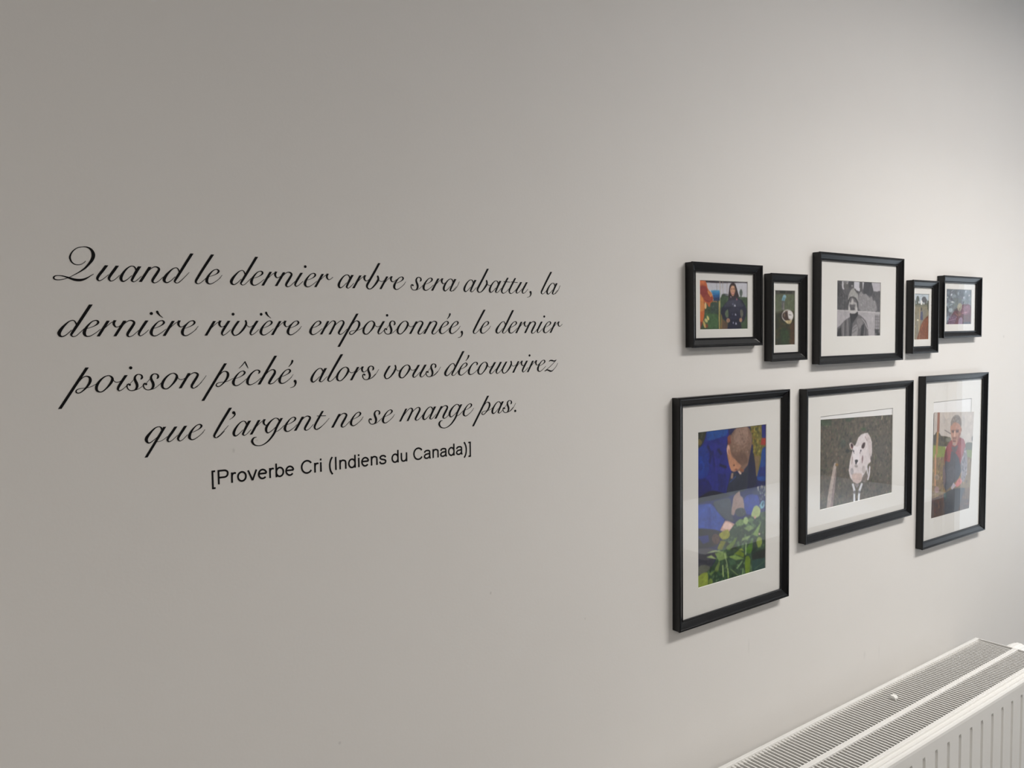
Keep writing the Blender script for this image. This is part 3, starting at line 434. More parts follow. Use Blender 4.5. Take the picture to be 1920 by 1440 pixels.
'wh':(149.8,90.8),
'white':(226,220,214),
'res':0.9,
'gain':0.9,
'rough':0.12,
'ops':(((110,118,128),1,(0,0,1,0,1,1,0,1)),(((130,140,150),(95,102,112),(150,160,170),(85,90,98),(110,120,115),(120,112,130)),340,1.44,5.13,1,1,(-0.013,0,1,0,1,1,0,1)),((104,114,112),0.6,(0.359,0.25,0.634,0.262,0.612,0.441,0.379,0.46)),((205,210,220),1,(0.28,0.163,0.272,0.176,0.261,0.185,0.25,0.19,0.239,0.19,0.23,0.185,0.225,0.175,0.224,0.163,0.228,0.149,0.236,0.136,0.247,0.127,0.258,0.122,0.269,0.122,0.278,0.127,0.283,0.137,0.284,0.15)),((190,200,205),1,(0.138,0.229,0.137,0.237,0.132,0.245,0.124,0.25,0.115,0.251,0.105,0.249,0.097,0.244,0.092,0.237,0.09,0.228,0.091,0.22,0.096,0.212,0.104,0.207,0.113,0.206,0.123,0.207,0.131,0.212,0.136,0.22)),((205,210,215),1,(0.342,0.36,0.338,0.369,0.328,0.376,0.313,0.381,0.295,0.383,0.276,0.381,0.261,0.376,0.25,0.368,0.246,0.36,0.25,0.351,0.26,0.343,0.275,0.338,0.293,0.337,0.312,0.339,0.327,0.344,0.338,0.351)),((190,195,205),1,(0.801,0.063,0.8,0.078,0.796,0.09,0.789,0.098,0.781,0.101,0.772,0.098,0.764,0.09,0.759,0.078,0.757,0.063,0.758,0.049,0.763,0.036,0.77,0.028,0.778,0.025,0.787,0.028,0.794,0.036,0.799,0.049)),((185,190,200),1,(0.72,0.242,0.713,0.255,0.704,0.265,0.694,0.271,0.686,0.272,0.68,0.267,0.678,0.258,0.679,0.245,0.684,0.231,0.691,0.218,0.7,0.208,0.71,0.202,0.718,0.201,0.724,0.206,0.726,0.215,0.725,0.228)),((185,180,185),1,(0.946,0.18,0.944,0.188,0.938,0.196,0.928,0.201,0.916,0.203,0.904,0.201,0.894,0.196,0.887,0.188,0.885,0.179,0.887,0.17,0.893,0.163,0.903,0.158,0.915,0.156,0.926,0.158,0.937,0.163,0.943,0.171)),((165,180,185),1,(0.195,0.467,0.316,0.416,0.302,0.398,0.181,0.449)),((160,172,180),1,(0.309,0.585,0.304,0.608,0.288,0.627,0.263,0.639,0.234,0.643,0.205,0.638,0.18,0.625,0.163,0.606,0.156,0.583,0.161,0.561,0.177,0.542,0.202,0.53,0.231,0.526,0.26,0.53,0.285,0.543,0.302,0.563)),((180,190,200),1,(0.251,0.078,0.358,0.005,0.345,-0.005,0.238,0.067)),((150,162,172),1,(0.174,0.458,0.171,0.478,0.16,0.495,0.142,0.506,0.122,0.51,0.101,0.506,0.083,0.494,0.071,0.477,0.066,0.457,0.07,0.437,0.081,0.42,0.098,0.409,0.119,0.405,0.14,0.41,0.158,0.421,0.17,0.438)),((70,78,84),1,(0.138,0.562,0.135,0.598,0.126,0.629,0.11,0.649,0.092,0.656,0.073,0.648,0.057,0.628,0.045,0.597,0.041,0.561,0.043,0.525,0.053,0.495,0.068,0.475,0.087,0.468,0.106,0.475,0.122,0.496,0.133,0.526)),((92,30,48),1,(0.639,0.442,0.75,0.421,0.98,0.434,1.007,1.011,0.519,1.011,0.081,1.002,0.199,0.857,0.277,0.711,0.396,0.586,0.477,0.535)),((125,70,90),1,(0.683,0.495,0.932,0.466,0.965,0.615,0.843,0.72,0.648,0.706)),(((140,88,110),(105,45,65)),50,1.23,3.69,1,1,(0.683,0.495,0.932,0.466,0.965,0.615,0.843,0.72,0.648,0.706)),((95,66,92),1,(0.185,0.815,0.318,0.701,0.443,0.756,0.394,0.966,0.148,0.972)),(((120,90,118),(80,40,62),(140,120,140)),60,1.03,3.08,1,1,(0.159,0.856,0.318,0.712,0.456,0.756,0.463,0.989,0.121,0.982)),((82,12,28),1,(0.677,0.738,0.941,0.726,0.994,0.936,0.697,0.93)),((36,28,56),1,(0.697,0.935,0.993,0.925,1.002,1.011,0.699,1.004)),((165,158,136),1,(0.462,0.503,0.501,0.425,0.569,0.383,0.656,0.431,0.643,0.547,0.584,0.642,0.507,0.609)),((135,125,105),1,(0.532,0.525,0.614,0.505,0.59,0.631,0.521,0.609)),((70,60,58),1,(0.375,0.576,0.47,0.535,0.493,0.609,0.397,0.618)),((112,68,52),1,(0.651,0.706,0.643,0.727,0.619,0.744,0.582,0.756,0.539,0.759,0.496,0.754,0.459,0.742,0.434,0.724,0.424,0.703,0.432,0.682,0.456,0.664,0.492,0.653,0.536,0.649,0.579,0.654,0.616,0.667,0.641,0.685)),((90,50,42),1,(0.517,0.683,0.515,0.691,0.507,0.698,0.496,0.702,0.482,0.704,0.468,0.702,0.457,0.697,0.449,0.69,0.446,0.682,0.448,0.674,0.456,0.667,0.467,0.663,0.481,0.661,0.495,0.663,0.506,0.668,0.514,0.675)),((140,95,70),1,(0.596,0.726,0.594,0.734,0.587,0.74,0.578,0.744,0.566,0.745,0.554,0.743,0.544,0.739,0.538,0.733,0.535,0.725,0.537,0.718,0.544,0.712,0.553,0.708,0.565,0.707,0.577,0.708,0.587,0.713,0.593,0.719)),((218,172,182),1,(0.663,0.691,0.76,0.673,0.85,0.657,0.845,0.644,0.755,0.661,0.659,0.679)),((202,162,182),1,(0.188,0.883,0.324,0.864,0.44,0.829,0.435,0.819,0.32,0.854,0.185,0.872)),((150,100,110),1,(0.392,0.676,0.505,0.762,0.518,0.752,0.405,0.666)),((150,126,152),1,(0.541,0.821,0.65,0.786,0.695,0.877,0.644,1.003,0.512,1)),((142,152,168),1,(0.166,0.835,0.144,0.866,0.119,0.89,0.094,0.903,0.074,0.903,0.062,0.891,0.059,0.867,0.066,0.837,0.081,0.803,0.103,0.772,0.129,0.748,0.153,0.734,0.173,0.734,0.185,0.746,0.188,0.77,0.182,0.801)),((165,172,180),1,(0.107,0.897,0.106,0.913,0.101,0.927,0.094,0.936,0.086,0.939,0.078,0.935,0.071,0.926,0.066,0.912,0.063,0.896,0.065,0.88,0.069,0.867,0.076,0.858,0.084,0.855,0.092,0.858,0.1,0.867,0.105,0.881)))},
'B1':{'q':((-0.10504,0.14821),(0.10388,0.14858),(0.10442,-0.14836),(-0.10283,-0.149)),
'wh':(208.9,297.2),
'white':(206,200,192),
'res':1.1,
'gain':0.85,
'rough':0.09,
'ops':(((20,24,80),1,(0,0,1,0,1,1,0,1)),((50,52,40),1,(-0.021,-0.029,0.194,-0.017,0.115,0.047,0.02,0.113,-0.023,0.126)),((108,95,52),1,(0.063,0.068,0.061,0.075,0.053,0.081,0.042,0.085,0.029,0.085,0.016,0.083,0.005,0.078,-0.002,0.071,-0.005,0.063,-0.002,0.056,0.005,0.05,0.016,0.046,0.029,0.045,0.042,0.048,0.053,0.053,0.061,0.06)),((95,100,80),1,(0.069,0.008,0.052,0.042,0.058,0.044,0.076,0.009)),((104,97,40),1,(0.743,-0.016,1.007,-0.01,1.01,0.423,0.851,0.366,0.812,0.209,0.792,0.122)),(((142,130,50),(70,70,30),(120,90,40),(150,140,70),(60,62,28)),120,1.33,3.81,1,1,(0.753,-0.001,0.938,0.001,0.919,0.139,0.939,0.157,0.861,0.354,0.812,0.209,0.792,0.122)),((120,100,70),1,(0.821,0.209,0.909,0.215,0.871,0.341,0.851,0.353)),((22,30,112),1,(0.933,-0.014,1.017,-0.01,1.008,0.097,0.938,0.093)),((152,50,40),1,(0.933,0.095,1.008,0.097,1.008,0.149,0.919,0.139)),((22,68,140),1,(0.939,0.157,1.008,0.149,1,0.365,0.96,0.396,0.871,0.38,0.861,0.354,0.92,0.259)),((20,30,100),0.7,(0.91,0.293,0.994,0.291,0.99,0.36,0.871,0.354)),((34,38,122),1,(0.194,-0.005,0.453,-0.005,0.435,0.058,0.407,0.106,0.435,0.198,0.471,0.284,0.564,0.38,0.62,0.427,0.583,0.466,0.434,0.431,0.397,0.453,-0.026,0.457,-0.023,0.149,0.046,0.106,0.106,0.054)),((20,70,142),1,(0.194,-0.005,0.453,-0.005,0.426,0.045,0.326,0.052,0.193,0.064,0.115,0.059)),((18,50,132),1,(-0.014,0.15,0.08,0.085,0.149,0.105,0.166,0.244,0.122,0.305,-0.016,0.294)),((16,20,88),1,(0.129,0.094,0.18,0.148,0.153,0.209,0.179,0.213,0.206,0.149,0.153,0.091)),((22,22,70),1,(0.276,0.129,0.32,0.169,0.35,0.164,0.305,0.124)),((18,18,60),1,(0.301,0.237,0.401,0.262,0.413,0.247,0.314,0.223)),((40,40,130),1,(0.237,0.086,0.219,0.175,0.254,0.277,0.289,0.277,0.254,0.177,0.273,0.09)),((24,28,100),1,(0.199,0.133,0.225,0.233,0.248,0.233,0.222,0.134)),((24,60,150),1,(0.025,0.164,0.083,0.222,0.032,0.271,0.056,0.278,0.109,0.223,0.048,0.16)),((18,20,96),1,(-0.016,0.294,0.122,0.301,0.191,0.352,0.182,0.449,-0.018,0.45)),((18,18,46),1,(0.06,0.409,0.191,0.384,0.434,0.431,0.48,0.452,0.191,0.454,-0.018,0.454)),((30,34,105),1,(0.281,0.285,0.398,0.303,0.397,0.419,0.289,0.393)),((42,46,62),1,(0.471,0.288,0.545,0.298,0.62,0.321,0.715,0.269,0.749,0.255,0.727,0.424,0.62,0.435,0.471,0.447,0.397,0.424,0.434,0.364)),((16,18,60),1,(0.744,0.178,0.802,0.191,0.831,0.253,0.851,0.366,0.871,0.406,0.716,0.431)),((152,126,112),1,(0.479,0.296,0.465,0.332,0.496,0.337,0.51,0.301)),((52,72,135),1,(0.54,0.321,0.447,0.355,0.458,0.36,0.55,0.326)),((125,98,84),1,(0.453,0.055,0.527,0.01,0.648,-0.008,0.734,0.009,0.787,0.063,0.782,0.13,0.744,0.221,0.725,0.262,0.649,0.298,0.611,0.32,0.564,0.291,0.508,0.293,0.471,0.28,0.444,0.24,0.416,0.181,0.407,0.13,0.421,0.107)),((145,118,105),1,(0.527,0.031,0.667,0.005,0.734,0.059,0.686,0.124,0.564,0.12,0.508,0.075)),((108,82,70),1,(0.471,0.16,0.583,0.159,0.715,0.193,0.715,0.253,0.639,0.264,0.545,0.219)),(((138,112,98),(112,88,76),(150,122,108)),110,0.95,2.48,1,1,(0.49,0.045,0.658,0.009,0.743,0.06,0.734,0.186,0.583,0.159,0.481,0.16)),((178,128,100),1,(0.412,0.131,0.435,0.108,0.453,0.113,0.476,0.185,0.545,0.219,0.63,0.263,0.597,0.277,0.559,0.287,0.508,0.291,0.471,0.28,0.444,0.24)),((130,70,58),1,(0.421,0.057,0.462,0.039,0.471,0.102,0.426,0.107)),((205,165,150),1,(0.453,0.142,0.451,0.154,0.447,0.165,0.441,0.171,0.433,0.173,0.425,0.17,0.419,0.163,0.414,0.152,0.413,0.139,0.414,0.127,0.419,0.116,0.425,0.109,0.433,0.107,0.441,0.11,0.447,0.118,0.452,0.129)),((150,105,85),1,(0.449,0.154,0.449,0.16,0.447,0.165,0.444,0.169,0.44,0.17,0.437,0.168,0.434,0.165,0.432,0.159,0.431,0.153,0.432,0.146,0.434,0.141,0.437,0.138,0.44,0.137,0.444,0.138,0.447,0.142,0.449,0.148)),((215,188,172),1,(0.573,0.296,0.61,0.319,0.63,0.313,0.593,0.29)),((70,45,40),1,(0.53,0.249,0.529,0.251,0.527,0.252,0.522,0.253,0.517,0.253,0.512,0.252,0.508,0.251,0.505,0.249,0.504,0.247,0.505,0.245,0.508,0.244,0.512,0.244,0.517,0.244,0.522,0.244,0.527,0.246,0.529,0.247)),((140,88,62),1,(0.611,0.27,0.668,0.295,0.649,0.307,0.601,0.29)),((120,70,55),1,(0.57,0.281,0.568,0.283,0.562,0.284,0.555,0.285,0.545,0.285,0.536,0.283,0.528,0.282,0.523,0.28,0.521,0.278,0.523,0.276,0.528,0.275,0.536,0.274,0.545,0.274,0.555,0.276,0.562,0.277,0.568,0.279)),((26,30,88),1,(-0.027,0.459,0.397,0.454,0.716,0.428,1.01,0.419,1.013,0.753,-0.029,0.636)),((42,68,158),1,(-0.027,0.459,0.19,0.467,0.279,0.538,0.388,0.599,0.314,0.65,0.287,0.697,0.162,0.666,-0.028,0.596)),((30,50,130),0.6,(0.137,0.499,0.181,0.495,0.198,0.629,0.145,0.631)),((58,64,78),1,(0.199,0.46,0.471,0.452,0.489,0.585,0.526,0.631,0.397,0.6,0.279,0.534)),((48,62,152),1,(0.649,0.49,0.716,0.462,0.872,0.472,0.911,0.532,0.872,0.585,0.774,0.605,0.687,0.588)),((60,68,92),0.6,(0.774,0.438,1,0.423,1.001,0.48,0.813,0.476)),(((150,150,140),(110,120,110),(180,175,165)),30,1.33,3.24,1,1,(0.871,0.42,1,0.419,0.997,0.576,0.902,0.558)),((152,128,122),1,(0.508,0.452,0.601,0.422,0.611,0.461,0.649,0.473,0.668,0.526,0.668,0.565,0.602,0.541,0.526,0.563,0.517,0.587,0.47,0.57,0.489,0.509)),((58,62,70),1,(0.695,0.58,0.689,0.591,0.67,0.599,0.643,0.603,0.611,0.602,0.579,0.597,0.552,0.587,0.534,0.575,0.528,0.563,0.534,0.552,0.552,0.544,0.579,0.54,0.611,0.541,0.643,0.546,0.67,0.556,0.688,0.568)),(((72,78,84),(44,48,54)),16,1.33,2.86,1,1,(0.545,0.544,0.678,0.557,0.678,0.6,0.545,0.59)),((194,154,144),1,(0.314,0.658,0.388,0.599,0.47,0.621,0.592,0.663,0.583,0.692,0.526,0.724,0.47,0.743,0.415,0.728,0.452,0.69,0.314,0.662)),((222,190,182),1,(0.342,0.644,0.397,0.609,0.48,0.634,0.507,0.671,0.396,0.663)),((170,120,105),1,(0.507,0.671,0.578,0.67,0.573,0.691,0.517,0.689)),((16,16,42),1,(-0.028,0.592,0.163,0.633,0.314,0.662,0.323,0.726,0.278,0.754,0.162,0.757,-0.03,0.726)),((28,38,110),1,(-0.003,0.664,0.145,0.672,0.162,0.716,0.074,0.722)),((76,56,50),1,(0.309,0.716,0.304,0.729,0.292,0.739,0.273,0.745,0.251,0.745,0.229,0.74,0.21,0.73,0.198,0.717,0.194,0.703,0.198,0.69,0.211,0.679,0.229,0.674,0.251,0.674,0.273,0.679,0.292,0.689,0.304,0.702)),(((100,72,60),(50,36,34)),20,1.14,2.86,1,1,(0.198,0.67,0.305,0.699,0.305,0.749,0.197,0.74)),((60,60,70),1,(-0.03,0.726,0.162,0.757,0.278,0.788,0.25,0.834,0.187,0.893,0.143,0.912,-0.032,0.93)),((94,97,88),1,(0.184,0.905,0.177,0.917,0.155,0.925,0.123,0.928,0.085,0.926,0.048,0.918,0.016,0.907,-0.004,0.893,-0.012,0.879,-0.004,0.867,0.017,0.859,0.049,0.856,0.086,0.858,0.124,0.866,0.156,0.877,0.177,0.891)),((46,68,48),1,(0.278,0.754,0.396,0.709,0.545,0.628,0.668,0.616,0.774,0.61,1.012,0.595,1.015,1.02,-0.033,1.012,-0.006,0.946,0.16,0.906,0.268,0.837)),(((60,88,56),(36,56,40),(84,112,74),(100,128,90),(50,76,60)),420,1.33,4.19,1,1,(0.278,0.762,0.396,0.718,0.545,0.637,0.774,0.614,1.002,0.602,1,1,0,1,0.002,0.947,0.16,0.91,0.268,0.837)),((22,36,24),1,(0.795,0.868,0.999,0.862,0.999,0.929,0.785,0.915)),((36,46,22),1,(0.396,0.743,0.526,0.784,0.583,0.82,0.396,0.794)),((30,48,36),1,(0.814,0.774,0.853,0.788,0.854,0.867,0.775,0.883)),((165,180,120),1,(0.765,0.613,0.813,0.553,0.862,0.547,0.922,0.577,0.912,0.624,0.853,0.635)),((110,140,85),1,(0.526,0.635,0.602,0.613,0.668,0.629,0.659,0.662,0.564,0.66)),((120,150,85),1,(0.814,0.731,0.932,0.665,0.873,0.764,0.794,0.742)),((140,140,40),1,(0.287,0.684,0.342,0.67,0.424,0.664,0.461,0.7,0.433,0.726,0.341,0.728)),((112,116,30),1,(0.323,0.726,0.396,0.743,0.341,0.791,0.269,0.778)),((90,115,40),1,(0.387,0.784,0.489,0.754,0.564,0.728,0.526,0.775,0.451,0.813)),((128,146,62),1,(0.849,0.796,0.883,0.765,0.943,0.781,0.943,0.825,0.884,0.85)),((70,110,30),1,(0.697,0.826,0.794,0.772,0.8,0.842,0.756,0.872,0.697,0.847)),((105,125,35),1,(0.517,0.838,0.602,0.823,0.669,0.857,0.659,0.882)),((150,165,60),1,(0.583,0.82,0.63,0.815,0.669,0.84)),((122,150,78),1,(0.433,0.849,0.526,0.848,0.669,0.891,0.545,0.886)),((100,125,20),1,(0.688,0.881,0.736,0.878,0.766,0.908,0.756,0.977,0.707,0.996,0.678,0.932)),((140,160,110),1,(0.109,0.788,0.233,0.778,0.378,0.808,0.341,0.812,0.251,0.793)),((150,170,110),1,(0.117,0.813,0.188,0.808,0.268,0.845,0.161,0.823)),((120,145,85),1,(0.233,0.799,0.396,0.815,0.423,0.856,0.295,0.861)),((110,130,70),1,(0.232,0.907,0.295,0.861,0.313,0.867,0.286,0.927,0.25,0.926)),((135,150,65),1,(0.002,0.959,0.055,0.909,0.134,0.911,0.147,0.942,0.124,0.993,0.011,0.981)),((100,125,65),1,(0.151,0.926,0.25,0.91,0.187,0.943)),((60,90,65),1,(0.433,0.87,0.526,0.878,0.545,0.914,0.451,0.906)),((115,140,90),1,(0.659,0.683,0.765,0.673,0.824,0.702,0.736,0.713)),((125,150,95),1,(0.64,0.746,0.775,0.744,0.717,0.767,0.63,0.766)),((95,125,80),1,(0.697,0.632,0.774,0.623,0.813,0.644,0.745,0.654)),((152,176,116),1,(0.729,0.639,0.726,0.649,0.718,0.657,0.706,0.662,0.692,0.662,0.678,0.659,0.666,0.652,0.659,0.642,0.656,0.632,0.659,0.622,0.666,0.614,0.678,0.61,0.692,0.609,0.706,0.612,0.718,0.619,0.726,0.629)),((110,130,60),1,(0.208,0.988,0.206,0.997,0.199,1.004,0.189,1.008,0.177,1.009,0.166,1.005,0.156,0.998,0.15,0.989,0.147,0.979,0.15,0.97,0.156,0.963,0.166,0.959,0.178,0.958,0.189,0.962,0.199,0.969,0.206,0.978)),((38,66,60),1,(0.785,0.915,0.999,0.924,1.005,1.005,0.795,0.999)),((70,100,70),1,(0.828,0.988,0.998,0.948,0.991,0.944,0.822,0.984)),((150,170,110),1,(0.341,0.892,0.349,0.974,0.368,0.976,0.359,0.894)),((140,165,90),1,(0.413,0.923,0.422,0.992,0.443,0.995,0.433,0.925)),((125,155,105),1,(0.632,0.901,0.547,0.942,0.562,0.949,0.648,0.909)),((130,160,105),1,(0.644,0.953,0.633,0.999,0.647,1.002,0.659,0.955)),((140,160,100),1,(0.389,0.895,0.435,0.965,0.448,0.965,0.402,0.895)),((150,175,120),1,(0.691,0.786,0.681,0.867,0.695,0.869,0.704,0.788)),((160,180,130),1,(0.372,0.821,0.418,0.915,0.429,0.916,0.383,0.821)),((130,150,90),1,(0.466,0.94,0.579,0.998,0.586,0.995,0.473,0.937)),((190,150,140),1,(0.849,0.63,0.848,0.634,0.844,0.637,0.839,0.639,0.833,0.639,0.827,0.638,0.822,0.635,0.818,0.631,0.817,0.627,0.818,0.623,0.822,0.62,0.827,0.619,0.833,0.618,0.839,0.62,0.844,0.623,0.847,0.626)),((200,170,160),1,(0.917,0.751,0.916,0.754,0.913,0.756,0.908,0.758,0.903,0.758,0.898,0.756,0.893,0.754,0.89,0.751,0.889,0.748,0.89,0.745,0.893,0.743,0.897,0.742,0.903,0.742,0.908,0.743,0.913,0.745,0.916,0.748)),((122,172,192),1,(0.907,0.554,0.941,0.522,0.986,0.531,0.972,0.577,0.922,0.581)),((40,80,110),1,(0.931,0.552,0.956,0.532,0.976,0.536,0.956,0.567)))},
'B2':{'q':((-0.15235,0.09543),(0.14959,0.08601),(0.14831,-0.10332),(-0.15455,-0.10327)),
'wh':(302.1,198.7),
'white':(214,207,200),
'res':1.2,
'gain':0.95,
'rough':0.13,
